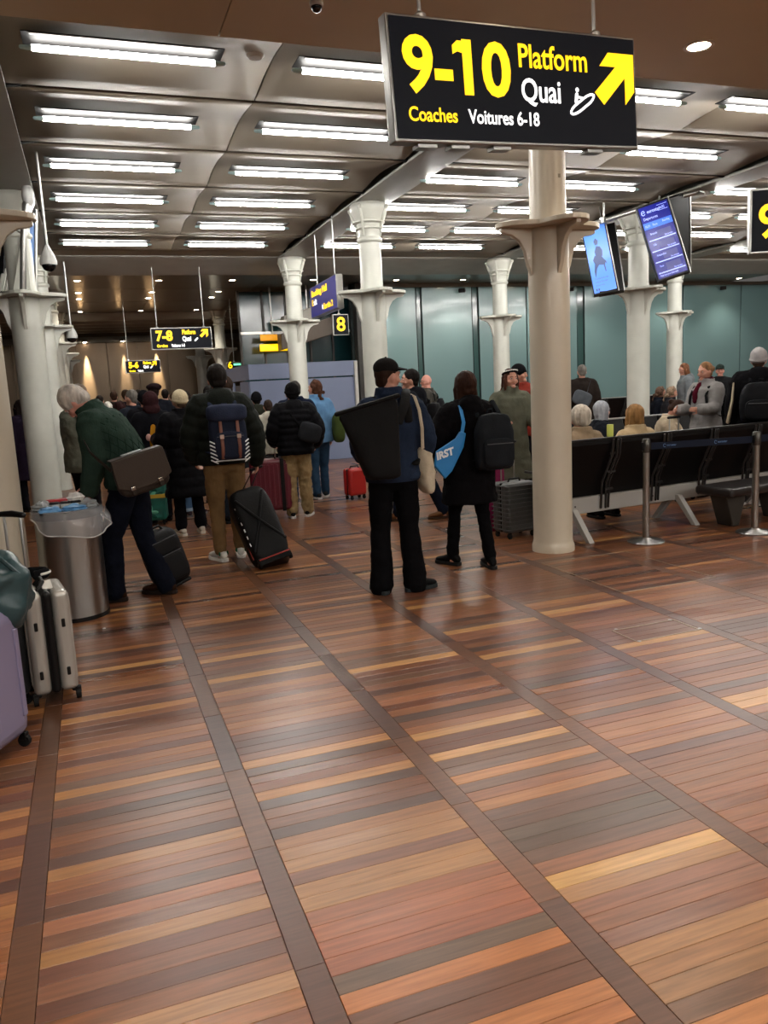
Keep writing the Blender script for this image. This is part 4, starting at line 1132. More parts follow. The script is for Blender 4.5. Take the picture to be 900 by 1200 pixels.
    info['M'] = Matrix.Translation(Vector(loc)) @ Matrix.Rotation(yaw, 4, 'Z') @ Matrix.Scale(S, 4)
    return info
def straps(parent, I, depth, m, zb=1.1, wd=.022, xs=.105):
    for s in (-1, 1):
        T = I['T']; t = I['t']
        pts = [T((s * xs, -.115 - t * .9, 1.30)), T((s * xs, -.10 - t, 1.40)), T((s * xs * 1.02, -.03, 1.455 + t * .75)), T((s * xs * 1.05, .07 + t * .5, 1.42 + t * .3)), T((s * xs * 1.15, .115 + t, 1.32)), T((s * xs * 1.4, .11 + t, zb + .05)), T((s * xs * 1.75, -.03, zb - .03)), T((s * xs * 1.3, -.13 - t, zb - .06))]
        MB().tube(pts, wd, 8, axis=(1, 0, 0), flat=.35).obj('strap', m, parent, smooth=True)
def backpack(I, label, c, size=(.30, .17, .46), zc=1.17, pocket=True, m=None, yo=0., strapc=None, rough=.7, extra=None):
    m = m or cloth(c, rough)
    t = thing('backpack', label, 'bag', mtx=I['M'], group='backpacks')
    T = I['T']; sx, sy, sz = size; y0 = -.12 - I['t'] - sy / 2 - yo
    b = MB(); rings = []
    for k in range(9):
        f_ = k / 8; z_ = zc - sz / 2 + sz * f_; q = (1 - abs(2 * f_ - 1) ** 4) ** .5 if 0 < f_ < 1 else .55
        hw = sx / 2 * (.82 + .18 * q) * (1.0 if f_ < .7 else 1 - .25 * (f_ - .7) / .3); hd = sy / 2 * (.6 + .4 * q) * (1 if f_ < .6 else 1 - .4 * (f_ - .6) / .4)
        ring = []
        for j_ in range(20):
            a_ = 2 * PI * j_ / 20; ca, sa = math.cos(a_), math.sin(a_)
            ring.append(T((math.copysign(abs(ca) ** .6, ca) * hw, y0 + math.copysign(abs(sa) ** .6, sa) * hd, z_)))
        rings.append(ring)
    b.loft(rings); b.obj('main_compartment', m, t, smooth=True, sub=1, disp=.015, dscale=.08)
    if pocket:
        MB().ball(T((0, y0 - sy / 2, zc - sz * .18)), (sx * .40, .035, sz * .25), Matrix.Rotation(0, 3, 'X'), 16, 12, e=.5).obj('front_pocket', m, t, smooth=True)
        MB().tube([T((-sx * .33, y0 - sy / 2 - .035, zc - sz * .02)), T((sx * .33, y0 - sy / 2 - .035, zc - sz * .02))], .004, 6).obj('zip', mat('zip_metal', '#55565a', .4, .5), t)
    MB().tube([T((-.03, y0 + sy * .4, zc + sz * .5 - .01)), T((-.02, y0 + sy * .35, zc + sz * .5 + .03)), T((.02, y0 + sy * .35, zc + sz * .5 + .03)), T((.03, y0 + sy * .4, zc + sz * .5 - .01))], .008, 6).obj('grab_handle', m, t, smooth=True)
    straps(t, I, sy, cloth(strapc or c), zb=zc - .1)
    if extra: extra(t, T, y0, sx, sy, sz, zc)
    return t
# ------------------------------------------------------------------ LUGGAGE
def wheel(parent, p, r=.028, axis=(1, 0, 0)):
    a_ = Vector(axis) * .011; c_ = Vector(p)
    MB().cyl(c_ - a_, c_ + a_, r, n=18).obj('wheel', RUBBER, parent, smooth=True)
    MB().box(c_ + Vector((0, 0, r * .8)), (.03, r * 1.1, r * 1.3)).obj('wheel_housing', BLACKP, parent, bevel=.004)
def hard_case(name, label, mtx, w, d, h, m, ribs='v', nr=6, pull=0., wheels=True, band=None, cat='suitcase', corner=.04):
    t = thing(name, label, cat, mtx=mtx)
    zb = .055 if wheels else 0
    for s in (-1, 1):
        MB().box((0, s * d * .25, zb + h / 2), (w, d / 2 - .004, h)).obj('shell_half', m, t, bevel=corner, seg=4, smooth=True)
    MB().box((0, 0, zb + h / 2), (w - .015, .014, h - .015)).obj('zip_band', BLACKP, t, bevel=.02)
    for s in (-1, 1):
        for k in range(nr):
            if ribs == 'v':
                x = -w * .38 + w * .76 * k / max(1, nr - 1)
                MB().box((x, s * (d / 2), zb + h / 2), (w * .055, .012, h - corner * 3)).obj('rib', m, t, bevel=.004)
            elif ribs == 'h':
                z = zb + h * .1 + h * .8 * k / max(1, nr - 1)
                MB().box((0, s * (d / 2), z), (w - corner * 2, .012, h * .045)).obj('rib', m, t, bevel=.004)
    if ribs == 'wrap':
        for k in range(nr):
            z = zb + h * .07 + h * .86 * k / (nr - 1)
            MB().box((0, 0, z), (w + .008, d + .008, h * .022)).obj('rib', m, t, bevel=.004)
    if wheels:
        for sx_ in (-1, 1):
            for sy_ in (-1, 1): wheel(t, (sx_ * (w / 2 - .04), sy_ * (d / 2 - .035), .028))
    if pull > 0:
        q = MB(); q.tube([(-.08, d / 2 - .035, zb + h - .02), (-.08, d / 2 - .035, zb + h + pull)], .008, 8); q.tube([(.08, d / 2 - .035, zb + h - .02), (.08, d / 2 - .035, zb + h + pull)], .008, 8)
        q.obj('pull_rods', ALU, t, smooth=True)
        MB().tube([(-.1, d / 2 - .035, zb + h + pull), (.1, d / 2 - .035, zb + h + pull)], .016, 10).obj('pull_grip', BLACKP, t, smooth=True)
    MB().tube([(-.07, 0, zb + h), (-.06, 0, zb + h + .025), (.06, 0, zb + h + .025), (.07, 0, zb + h)], .009, 8).obj('top_handle', BLACKP, t, smooth=True)
    if band:
        MB().box((w * band[0], 0, zb + h / 2), (.045, d + .03, h + .016)).obj('luggage_strap', BLACKP, t, bevel=.004)
    return t
def soft_case(label, mtx, w, d, h, m, pull=.0, handle_to=None, name='trolley_bag', trims=None):
    t = thing(name, label, 'suitcase', mtx=mtx)
    MB().ball((0, 0, .05 + h / 2), (w / 2, d / 2, h / 2), nu=28, nv=18, e=.38).obj('body', m, t, smooth=True, disp=.012, dscale=.1)
    MB().ball((0, -d / 2, .05 + h * .36), (w * .38, .03, h * .25), nu=20, nv=12, e=.4).obj('front_pocket', m, t, smooth=True)
    MB().ball((0, -d / 2, .05 + h * .75), (w * .36, .022, h * .13), nu=20, nv=12, e=.4).obj('front_pocket', m, t, smooth=True)
    for z in (.05 + h * .61, .05 + h * .88): MB().tube([(-w * .34, -d / 2 - .025, z), (w * .34, -d / 2 - .025, z)], .004, 6).obj('zip', mat('zip_metal', '#55565a', .4, .5), t)
    for s in (-1, 1): wheel(t, (s * (w / 2 - .04), d / 2 - .04, .03), .03)
    MB().box((0, 0, .045), (w * .8, d * .8, .03)).obj('base_tray', BLACKP, t, bevel=.01)
    if pull > 0:
        q = MB(); q.tube([(-.07, d / 2 - .02, .05 + h - .03), (-.07, d / 2 - .02, .05 + h + pull)], .007, 8); q.tube([(.07, d / 2 - .02, .05 + h - .03), (.07, d / 2 - .02, .05 + h + pull)], .007, 8)
        q.obj('pull_rods', ALU, t, smooth=True); MB().tube([(-.085, d / 2 - .02, .05 + h + pull), (.085, d / 2 - .02, .05 + h + pull)], .014, 8).obj('pull_grip', BLACKP, t, smooth=True)
    MB().tube([(-.07, 0, .05 + h - .01), (-.05, 0, .05 + h + .03), (.05, 0, .05 + h + .03), (.07, 0, .05 + h - .01)], .011, 8).obj('top_handle', BLACKP, t, smooth=True)
    return t
# ================================================================== THE CROWD
D = math.radians
blk = '#0d0d10'
# --- man in black cap
I = person('man in black cap and navy jacket with rolltop pack, back turned', G(467, 694), D(-8), 1.74, 1.05, head=(-66, 2),
    feet=[(.135, .0, -70), (-.12, .03, 10)], arms={'R': ((.10, -.05, -.26), (-.06, .18, -.16)), 'L': ((.06, .06, -.27), (-.05, .2, -.1))},
    top=dict(c='#232d3f', t=.035, hem=.87, hem_band=True, collar=.05, name='jacket', wr=.02, ws=.06), legs=dict(c='#0b0b0d', r=(.098, .076, .092), wr=.018, end=1.07), shoes=dict(c='#131415', sole='#23282a'),
    hair=dict(kind='short', c='#2c1c14', x=-.003), hat=dict(kind='cap', c='#191716'), vox=.0095)
T = I['T']
t = thing('rolltop_backpack', 'large black rolltop backpack worn by the man in the cap, flaring to a wide top', 'bag', mtx=I['M'], group='backpacks')
b = MB(); rings = []
for k in range(12):
    f_ = k / 11; z_ = .93 + .54 * f_
    hw = .125 + .095 * f_; hd = .085 * (1 - f_ ** 1.6) + .012; xo = -.12 - .10 * f_; y0 = -.24 - .05 * f_
    rings.append([Vector((xo + math.copysign(abs(math.cos(a_)) ** .6, math.cos(a_)) * hw, y0 + math.copysign(abs(math.sin(a_)) ** .7, math.sin(a_)) * hd, z_ - .03 + (-math.cos(a_) * hw) * -.24 * f_)) for a_ in [2 * PI * j / 20 for j in range(20)]])
b.loft(rings); RT = mat('rolltop_fabric', '#050506', .75, bump=.3, scale=50)
b.obj('main_compartment', RT, t, smooth=True, sub=1, disp=.012, dscale=.07)
MB().tube([(-.44, -.29, 1.385), (-.22, -.295, 1.437), (.0, -.285, 1.49)], [.022, .024, .022], 8, axis=(0, 1, 0), flat=.8).obj('roll_closure', RT, t, smooth=True)
straps(t, I, .2, RT, 1.05, .03)
MB().tube([(.0, -.25, 1.30), (.06, -.20, 1.41), (.10, -.12, 1.487), (.12, -.02, 1.525), (.13, .08, 1.49)], .034, 8, axis=(1, 0, 0), flat=.3).obj('strap', RT, t, smooth=True)
# cream tote
t = thing('tote_bag', 'cream cotton tote hanging at the right side of the man in the cap', 'bag', mtx=I['M'])
TOTE = cloth('#b9ad98')
b = MB(); rings = []
for k in range(10):
    f_ = k / 9; z_ = .74 + .42 * f_
    rings.append([Vector((.225 + (1 - f_) * .045 + math.cos(a_) * (.045 + .03 * math.sin(PI * f_)), .05 - f_ * .03 + math.copysign(abs(math.sin(a_)) ** .7, math.sin(a_)) * (.15 - .05 * f_), z_)) for a_ in [2 * PI * j / 18 for j in range(18)]])
b.loft(rings); b.obj('bag', TOTE, t, smooth=True, sub=1, disp=.03, dscale=.06)
MB().tube([(.20, -.15, 1.10), (.195, -.175, 1.25), (.185, -.15, 1.38), (.175, -.07, 1.475), (.17, .03, 1.49)], .012, 6, axis=(1, 0, 0), flat=.4).obj('strap', TOTE, t, smooth=True)
MB().tube([(.24, .10, 1.12), (.235, .08, 1.3), (.17, .05, 1.45)], .009, 6).obj('strap', TOTE, t, smooth=True)
# --- woman in black coat
I = person('woman with long brown hair in a black coat, mid stride, back turned', G(553, 664), D(-2), 1.62, 1.08, head=(4, 2),
    feet=[(.13, -.13, -4), (-.12, .16, 30)], arms={'R': ((.12, .04, -.24), (-.03, .18, -.14)), 'L': ((.14, -.02, -.24), (.02, .14, -.19))},
    top=dict(c='#0c0b0d', t=.055, hem=.60, flare=.1, hooddown=True, name='coat', wr=.03, ws=.09), legs=dict(c='#0a0a0c', r=(.085, .060, .058), end=.95), shoes=dict(c='#0f0f10', sole='#171717', hi=.02),
    hair=dict(kind='long', c='#2e1c14', len=.21, x=.016), vox=.0095, face=False)
backpack(I, 'dark charcoal backpack worn high on the right shoulder of the woman in black', '#1d2024', (.36, .18, .50), 1.15)
COL.objects[-1] if False else None
bp_ = [o for o in COL.objects if o.name.startswith('backpack') and o.parent is None][-1]
bp_.matrix_world = I['M'] @ Matrix.Translation((.13, 0.0, .0)) @ Matrix.Rotation(D(0), 4, 'Z')
t = thing('shopping_bag', 'bright blue bag with white letters slung at the woman\'s left side', 'bag', mtx=I['M'])
BLU = mat('bag_blue', '#1377b8', .45, bump=.3, scale=12)
b = MB(); out = [(-.42, .98), (-.33, .86), (-.26, .92), (-.14, 1.12), (-.12, 1.24), (-.17, 1.255), (-.22, 1.20), (-.40, 1.10)]
b.prism(out, -.245, -.215, 'y'); b.obj('bag', BLU, t, bevel=.01, disp=.02, dscale=.08)
MB().tube([(-.155, -.23, 1.235), (-.125, -.21, 1.33), (-.105, -.10, 1.47), (-.12, .0, 1.48)], .016, 8, axis=(1, 0, 0), flat=.35).obj('strap', BLU, t, smooth=True)
text('lettering', 'IRST', .085, mat('bag_white', '#e8eef2', .5), t, (-.40, -.2475, 1.03), rot=(PI / 2, -.25, 0), bold=.004, italic=.15)
# --- old man bending
I = person('white haired man in green quilted jacket bending over by the bin', G(166, 700), D(66), 1.80, 1.10, lean=D(33), head=(0, 34),
    feet=[(.10, -.16, -6), (-.10, .16, 8)], arms={'R': ((.02, .10, -.28), (-.05, .10, -.22)), 'L': ((.05, -.03, -.29), (.0, .07, -.21))},
    top=dict(c='#2b3b33', t=.04, hem=.86, collar=.05, name='quilted_jacket', wr=.02, ws=.08, curl=.8), legs=dict(c='#10131d', r=(.102, .078, .078), end=1.03), shoes=dict(c='#2d1b12', sole='#1a100b'),
    hair=dict(kind='short', c='#b5aca2', x=.012), skin='pink', vox=.0095, knees=[(0, .03, 0), (0, .03, 0)])
old = I
T = I['T']; QM = cloth('#24382f')
for s in range(-3, 4):
    pass
q = MB()
for k in range(-9, 10):      # stitched diamond lines on the back
    for sg in (-1, 1):
        pts = []
        for j_ in range(18):
            z_ = .88 + .028 * j_; ph = D(262 + k * 22 + sg * (z_ - .88) * 210)
            if D(165) < ph < D(345):
                ca, sa = math.cos(ph), math.sin(ph)
                wz = .152 + .02 * min(1, abs(z_ - 1.08) / .2)
                pts.append(T((math.copysign(abs(ca) ** .85, ca) * (wz * 1.10 + .041), math.copysign(abs(sa) ** .85, sa) * (.108 + .047), z_)))
        if len(pts) > 2: q.tube(pts, .0028, 4)
q.obj('quilting_seams', cloth('#1a2b25'), I['root'])
t = thing('messenger_bag', 'brown messenger bag with two buckles slung on the bending man\'s hip', 'bag', mtx=Matrix.Translation(AY(162, 553, 6.0) + Vector((0, 0, 0))) @ Matrix.Rotation(D(12), 4, 'Z') @ Matrix.Rotation(D(-13), 4, 'Y') @ Matrix.Scale(.93, 4))
BR = mat('bag_brown_canvas', '#2e2620', .6, bump=.3, scale=80, var=.15); 
MB().ball((0, -.06, 0), (.20, .065, .155), nu=28, nv=18, e=.4).obj('body', BR, t, smooth=True)
MB().prism([(-.205, .15), (.205, .15), (.215, -.06), (.12, -.105), (-.12, -.105), (-.215, -.06)], -.145, -.128, 'y').obj('flap', mat('bag_flap', '#3d322a', .55, bump=.3, scale=80), t, bevel=.008)
MB().box((0, -.07, .152), (.40, .13, .012)).obj('flap_top', mat('bag_flap', '#3d322a', .55), t, bevel=.005)
for s in (-1, 1):
    MB().box((s * .11, -.15, -.10), (.025, .01, .07)).obj('buckle_strap', BR, t)
    MB().box((s * .11, -.157, -.085), (.036, .01, .03)).obj('buckle', CHROME, t, bevel=.004)
MB().box((-.02, -.06, .165), (.16, .04, .012)).obj('reflective_tab', mat('silver_tab', '#b8bcc0', .3, .3), t, bevel=.004)
MB().tube([(-.2, -.04, .08), (-.24, .02, .16), (-.27, .12, .24), (-.25, .3, .32)], .016, 8, axis=(0, 0, 1), flat=.35).obj('shoulder_strap', BR, t, smooth=True)
w_ = I['W'](I['aj'][1][1] + Vector((0, .05, -.08)))
o = MB().tube([w_ + Vector((.03, -.03, .05)), w_ + Vector((.04, -.03, .0)), w_ + Vector((.02, -.03, -.07))], [.025, .032, .02], 10).obj('paper_wrapper', mat('yellow_paper', '#cdb070', .6, bump=.4, scale=30), None, smooth=True); tag(o, 'crumpled yellowish wrapper in the bending man\'s hand', 'rubbish')
wp = G(203, 688)
soft_case('black soft wheeled cabin bag behind the bending man', MX((wp.x + .02, wp.y - .02, 0), 0, D(-16), D(20)), .30, .23, .46, mat('bag_black_nylon', '#101012', .6, bump=.3, scale=70))
# --- tan trousers
I = person('man in dark olive puffer jacket and tan trousers, seen from behind', G(272, 655), D(2), 1.81, 1.04, head=(-3, 3),
    feet=[(.10, .06, -12), (-.10, -.02, 18)], arms={'R': ((.12, .0, -.27), (.01, .05, -.25)), 'L': ((.10, .03, -.27), (-.04, .12, -.20))},
    top=dict(c='#1c1f1b', t=.06, hem=.88, puff=.022, pitch=.10, hooddown=True, collar=.04, name='puffer_jacket', rough=.6, wr=.014), legs=dict(c='#7b6040', r=(.098, .070, .056), end=.98, wr=.022), shoes=dict(c='#dcdad2', sole='#e6e4de', stripe='#1f5b40'),
    hair=dict(kind='short', c='#1b1613', x=.008), vox=.0095, knees=[(0, 0, 0), (0, 0, 0)], face=False)
def straps_brown(t, T, y0, sx, sy, sz, zc):
    B = mat('leather_brown', '#7a4a3a', .5)
    for s in (-1, 1):
        MB().tube([T((s * sx * .22, y0 + .02, zc + sz * .51)), T((s * sx * .22, y0 - sy * .45, zc + sz * .38)), T((s * sx * .22, y0 - sy * .57 - .01, zc)), T((s * sx * .22, y0 - sy * .6 - .035, zc - sz * .2)), T((s * sx * .22, y0 - sy * .5 - .02, zc - sz * .42))], .014, 8, axis=(1, 0, 0), flat=.3).obj('leather_strap', B, t, smooth=True)
        MB().box(T((s * sx * .22, y0 - sy * .6 - .025, zc - sz * .02)), (.035, .012, .035)).obj('buckle', mat('buckle_pale', '#d2b8aa', .3, .6), t, bevel=.004)
        for k in range(6):
            MB().tube([T((s * sx * .50, y0 - sy * .34, zc - sz * .10 - k * .032)), T((s * sx * .36, y0 - sy * .50 - .01, zc - sz * .155 - k * .032))], .006, 5).obj('reflective_stripe', mat('reflective_white', '#e2e2e2', .3), t)
    MB().tube([T((-sx * .4, y0 - sy * .5, zc - sz * .46)), T((sx * .4, y0 - sy * .5, zc - sz * .46))], .006, 5).obj('reflective_stripe', mat('reflective_white', '#e2e2e2', .3), t)
    MB().ball(T((0, y0 - .02, zc + sz * .40)), (sx * .52, sy * .56, sz * .16), None, 20, 12, e=.5).obj('flap', cloth('#2c3244', .7), t, smooth=True)
backpack(I, 'navy backpack with two brown leather straps on the man in tan trousers', '#242938', (.33, .17, .47), 1.15, strapc='#2c3244', extra=straps_brown)
# duffel
fp = G(325, 664)
def duffel():
    M_ = MX((fp.x - .02, fp.y + .02, .03), D(-30), D(-13), D(4))
    t = thing('wheeled_duffel', 'large black wheeled duffel leaning behind the man in tan trousers', 'suitcase', mtx=M_)
    m = mat('duffel_black', '#0b0b0c', .55, bump=.35, scale=60)
    MB().ball((0, 0, .37), (.18, .15, .37), nu=30, nv=22, e=.42).obj('body', m, t, smooth=True, disp=.03, dscale=.12)
    q = MB(); q.tube([(-.15, -.155, .12), (0, -.168, .38), (.13, -.15, .64)], .012, 6); q.tube([(.16, -.13, .16), (0, -.172, .38), (-.13, -.15, .62)], .012, 6); q.obj('cross_strap', m, t, smooth=True)
    MB().tube([(-.172, -.06, .08), (-.176, -.07, .4), (-.15, -.08, .66)], .005, 6).obj('red_piping', mat('piping_red', '#a33022', .6), t)
    MB().tube([(-.14, -.155, .03), (.14, -.155, .03)], .006, 6).obj('red_piping', mat('piping_red', '#a33022', .6), t)
    for k in range(6): MB().box((-.150, -.12, .2 + k * .07), (.02, .012, .03)).obj('side_lettering', mat('reflective_white', '#e2e2e2', .3), t)
    MB().box((0, -.01, .02), (.30, .24, .07)).obj('base_tray', BLACKP, t, bevel=.015)
    for s in (-1, 1): wheel(t, (s * .14, -.1, .0), .035)
    MB().tube([(-.08, .1, .70), (-.07, .1, .76), (.07, .1, .76), (.08, .1, .70)], .014, 8).obj('top_handle', BLACKP, t, smooth=True)
    Mi = M_.inverted(); hw = I['W'](I['aj'][0][1] + Vector((.0, .03, -.08)))
    a_ = Mi @ hw
    q = MB(); q.tube([Vector((-.05, .1, .72)), a_ + Vector((-.03, 0, 0))], .006, 6); q.tube([Vector((.05, .1, .72)), a_ + Vector((.03, 0, 0))], .006, 6); q.obj('pull_rods', BLACKP, t)
    MB().tube([a_ + Vector((-.055, 0, 0)), a_ + Vector((.055, 0, 0))], .014, 8).obj('pull_grip', BLACKP, t, smooth=True)
duffel()
# --- person with cream beanie left of him
I = person('person in a cream knitted beanie and long black padded coat', G(225, 626), D(10), 1.60, 1.0, head=(10, 0), feet=[(.13, .0, -10), (-.12, .0, 12)],
    arms={'R': ((.1, -.02, -.26), (0, .1, -.22)), 'L': ((.1, .02, -.24), (.0, .2, .03))},
    top=dict(c='#0e0e11', t=.06, hem=.48, puff=.012, pitch=.12, collar=.05, name='padded_coat', rough=.55), legs=dict(c='#131317', r=(.085, .07, .075), end=.9), shoes=dict(c='#cfc8ba', sole='#d8d3c6'),
    hair=dict(kind='short', c='#4a3a2e'), hat=dict(kind='beanie', c='#b9aa8c'), vox=.012, face=False)
w_ = I['W'](I['aj'][1][1] + Vector((-.02, .06, .02)))
o = MB().tube([w_ + Vector((-.02, -.05, -.16)), w_ + Vector((-.01, -.05, -.03)), w_ + Vector((.0, -.05, .12))], [.025, .04, .022], 10).obj('yellow_scarf', cloth('#c88a1e'), None, smooth=True, disp=.02, dscale=.04); tag(o, 'mustard yellow knitted scarf carried by the person in the cream beanie', 'scarf')
o = MB().ball(w_ + Vector((-.06, -.07, .0)), (.03, .03, .04)).obj('paper_cup', mat('pink_paper', '#d6a49a', .6), None, smooth=True); tag(o, 'small pinkish paper cup next to the yellow scarf', 'cup')
# green suitcase
gp = G(183, 618)
def green_case():
    t = hard_case('patterned_suitcase', 'teal suitcase with leaf pattern and yellow strap, behind the bending man', MX((gp.x, gp.y + .25, 0), 0, 0, D(-12)), .34, .24, .50, mat('case_teal', '#1d685b', .4, var=.35, vscale=9), ribs='n', corner=.05, pull=.2)
    random.seed(5)
    lm = [mat('leaf_mint', '#63b89a', .4), mat('leaf_dark', '#0f4a3d', .4), mat('leaf_yellow', '#c9b13b', .4)]
    for k in range(9):
        x, z = random.uniform(-.12, .12), random.uniform(.12, .48)
        MB().ball((x, -.121, z), (.05, .003, .022), Matrix.Rotation(random.uniform(0, 3), 3, 'Y')).obj('leaf_print', lm[k % 2], t)
    MB().box((.0, -.003, .36), (.35, .252, .045)).obj('luggage_strap', mat('strap_yellow', '#c9a93a', .5), t, bevel=.003)
    MB().box((-.06, -.003, .30), (.022, .252, .52)).obj('luggage_strap', mat('strap_yellow', '#c9a93a', .5), t, bevel=.003)
green_case()
# blue jeans person behind
person('traveller in pale blue jeans hidden behind the long black coat', AY(229, 610, 10.4) * 1 and Vector((AY(229, 600, 10.4).x, 10.4, 0)), D(0), 1.60, .95, feet=[(.07, .02, -30), (-.09, .0, 10)],
    top=dict(c='#1a1a1e', t=.04, name='jacket'), legs=dict(c='#4a6788', r=(.09, .065, .055), cuff='#9fb2c6', end=.93), shoes=dict(c='#3a2f38', sole='#777777'), hair=dict(kind='short', c='#221a16'), vox=.014, face=False)
# --- man behind old man (arm raised)
person('man in grey olive jacket raising a hand to his face behind the bending man', (AY(103, 600, 8.8).x, 8.8, 0), D(-60), 1.72, 1.0, head=(-10, 18), feet=[(.11, .0, -10), (-.11, .1, 10)],
    arms={'L': ((.10, .15, -.18), (-.14, .10, .22)), 'R': ((.10, .12, -.2), (-.1, .14, .18))},
    top=dict(c='#707264', t=.045, hem=.84, name='jacket', wr=.03), legs=dict(c='#131216', r=(.1, .075, .07)), shoes=dict(c='#1a1412', sole='#111111'), hair=dict(kind='short', c='#5a4a3c'), vox=.012)
# crowd left centre (heads mostly)
def cp(u, v, Y): 
    p = AY(u, v, Y); return (p.x, Y, 0)
dist = dict(vox=.015)
person('person in a maroon hood and black coat in the left queue', cp(179, 500, 10.3), D(5), 1.60, 1.0, top=dict(c='#101014', t=.06, hem=.6, name='coat'), legs=dict(c='#101014'), hair=dict(kind='short', c='#201512'), hat=dict(kind='hood', c='#2f1b1d'), face=False, **dist)
person('person in a dark beret and navy coat in the left queue', cp(184, 500, 12.6), D(5), 1.74, 1.0, top=dict(c='#14161d', t=.06, hem=.6, name='coat'), hair=dict(kind='short', c='#201512'), hat=dict(kind='beret', c='#1d1316'), face=False, **dist)
person('person in a plain black beanie in the left queue', cp(172, 500, 11.6), D(-5), 1.63, 1.0, top=dict(c='#121216', t=.06, hem=.7, name='coat'), hair=dict(kind='short', c='#201512'), hat=dict(kind='beanie', c='#0f0f12'), face=False, **dist)
person('grey haired man in a slate jacket in the left queue', cp(158, 500, 12.0), D(30), 1.66, 1.0, head=(20, 0), top=dict(c='#23262e', t=.04, name='jacket'), hair=dict(kind='short', c='#5f5a54'), **dist)
person('short person with reddish dark hair just above the green jacket', cp(143, 500, 12.6), D(0), 1.50, 1.0, top=dict(c='#1a1416', t=.04, name='jacket'), hair=dict(kind='curly', c='#2a1414'), face=False, **dist)
person('white haired head far back over the green jacket', cp(129, 500, 14.0), D(0), 1.50, 1.0, top=dict(c='#2a2a2e', t=.04, name='jacket'), hair=dict(kind='short', c='#c4beb4'), face=False, **dist)
person('dark haired person with headphones right behind the olive puffer', cp(248, 500, 11.5), D(-8), 1.66, 1.0, top=dict(c='#131316', t=.05, name='jacket'), hair=dict(kind='short', c='#15110f'), face=False, **dist)
person('black haired person behind the man with the pale hood', cp(268, 500, 12.8), D(0), 1.62, 1.0, top=dict(c='#121318', t=.05, name='jacket'), hair=dict(kind='short', c='#15110f'), face=False, **dist)
person('short person in black beanie before the blue grey booth', cp(303, 500, 12.2), D(0), 1.53, 1.0, top=dict(c='#2a2b24', t=.05, hooddown=True, name='jacket'), hair=dict(kind='short', c='#15110f'), hat=dict(kind='beanie', c='#0f0f12'), face=False, **dist)
person('person in a pale cream jacket low before the booth', cp(316, 500, 11.4), D(0), 1.42, 1.0, top=dict(c='#a8a294', t=.05, hooddown=True, name='jacket'), hair=dict(kind='short', c='#2c211b'), face=False, **dist)
for i, (u, Y, h_, c_, hc_) in enumerate(((120, 17, 1.62, '#1d1b20', '#1b1512'), (137, 18.5, 1.7, '#251f1d', '#2b1c14'), (151, 16.2, 1.7, '#171a20', '#3a2a1e'), (197, 17.5, 1.68, '#1b1b1f', '#17120f'), (207, 16.0, 1.6, '#2b2521', '#4c3728'), (166, 20, 1.72, '#1c2026', '#1a1412'))):
    person('distant traveller in dark clothes, %s from the left along the bronze wall' % ORD[i], cp(u, 500, Y), D(10 * (i % 3) - 10), h_, 1.0, top=dict(c=c_, t=.05, name='jacket'), hair=dict(kind='short', c=hc_), face=False, vox=.02)
# --- man with pale hood (looking left)
I = person('dark haired man in grey jacket with pale hood looking left', G(296, 618) + Vector((-.12, .5, 0)), D(8), 1.74, 1.02, head=(48, 0), feet=[(.1, 0, -5), (-.1, 0, 10)],
    top=dict(c='#25282b', t=.05, hem=.66, name='parka', wr=.03), legs=dict(c='#1c2128'), hair=dict(kind='short', c='#2a1e17', x=.01), vox=.012)
T = I['T']; q = MB(); q.ball(T((0, -.11, 1.46)), (.12, .05, .08)); q.ball(T((.0, -.07, 1.52)), (.10, .06, .03)); q.obj('hood_lining', cloth('#9c9a98'), I['root'], voxel=.01, sm=1)
backpack(I, 'dark slim backpack on the man with the pale hood', '#1b1e22', (.27, .10, .42), 1.1)
bp2 = G(305, 607)
hard_case('burgundy_suitcase', 'large burgundy hard suitcase with black strap and raised pattern', MX((bp2.x + .14, bp2.y - .12, .06), 0, 0, D(-10)), .50, .32, .62, mat('case_burgundy', '#5d1525', .35), ribs='v', nr=8, pull=.25, band=(.28,))
# --- khaki man
I = person('person in black puffer and baggy khaki trousers, hood down', G(352, 606), D(-4), 1.62, 1.03, head=(6, 2), feet=[(.12, .05, -25), (-.10, -.0, 0)],
    arms={'R': ((.13, -.02, -.25), (-.02, .12, -.2)), 'L': ((.10, .02, -.25), (-.02, .16, -.15))},
    top=dict(c='#0e0e11', t=.07, hem=.84, puff=.02, pitch=.085, hooddown=True, name='puffer_jacket', rough=.6), legs=dict(c='#8b7653', r=(.105, .085, .075), wr=.04, end=1.0), shoes=dict(c='#141414', sole='#d6d4cf', lace='#e0e0e0'),
    hair=dict(kind='short', c='#0e0d0d', x=.012), hat=dict(kind='beanie', c='#0e0d0e'), vox=.012, face=False)
t = thing('shoulder_bag', 'grey black shoulder bag slung across the black puffer jacket', 'bag', mtx=I['M'])
MB().ball((.16, -.22, 1.12), (.15, .075, .13), Matrix.Rotation(D(18), 3, 'Y'), 22, 14, e=.6).obj('body', cloth('#232427'), t, smooth=True, disp=.02, dscale=.08)
MB().tube([(.05, -.2, 1.2), (-.06, -.19, 1.35), (-.12, -.06, 1.50), (-.1, .1, 1.42)], .018, 8, axis=(0, 0, 1), flat=.4).obj('strap', cloth('#161618'), t, smooth=True)
I = person('person with very short grey hair and navy jacket behind the khaki trousers', cp(354, 590, 10.3), D(-10), 1.66, 1.03, head=(35, 5), feet=[(.1, 0, -5), (-.1, 0, 10)],
    top=dict(c='#161c2e', t=.055, hem=.84, name='jacket', collar=.04), legs=dict(c='#2d3f57'), hair=dict(kind='short', c='#3b3733', x=-.004), shoes=dict(c='#222222', sole='#cccccc'), vox=.014)
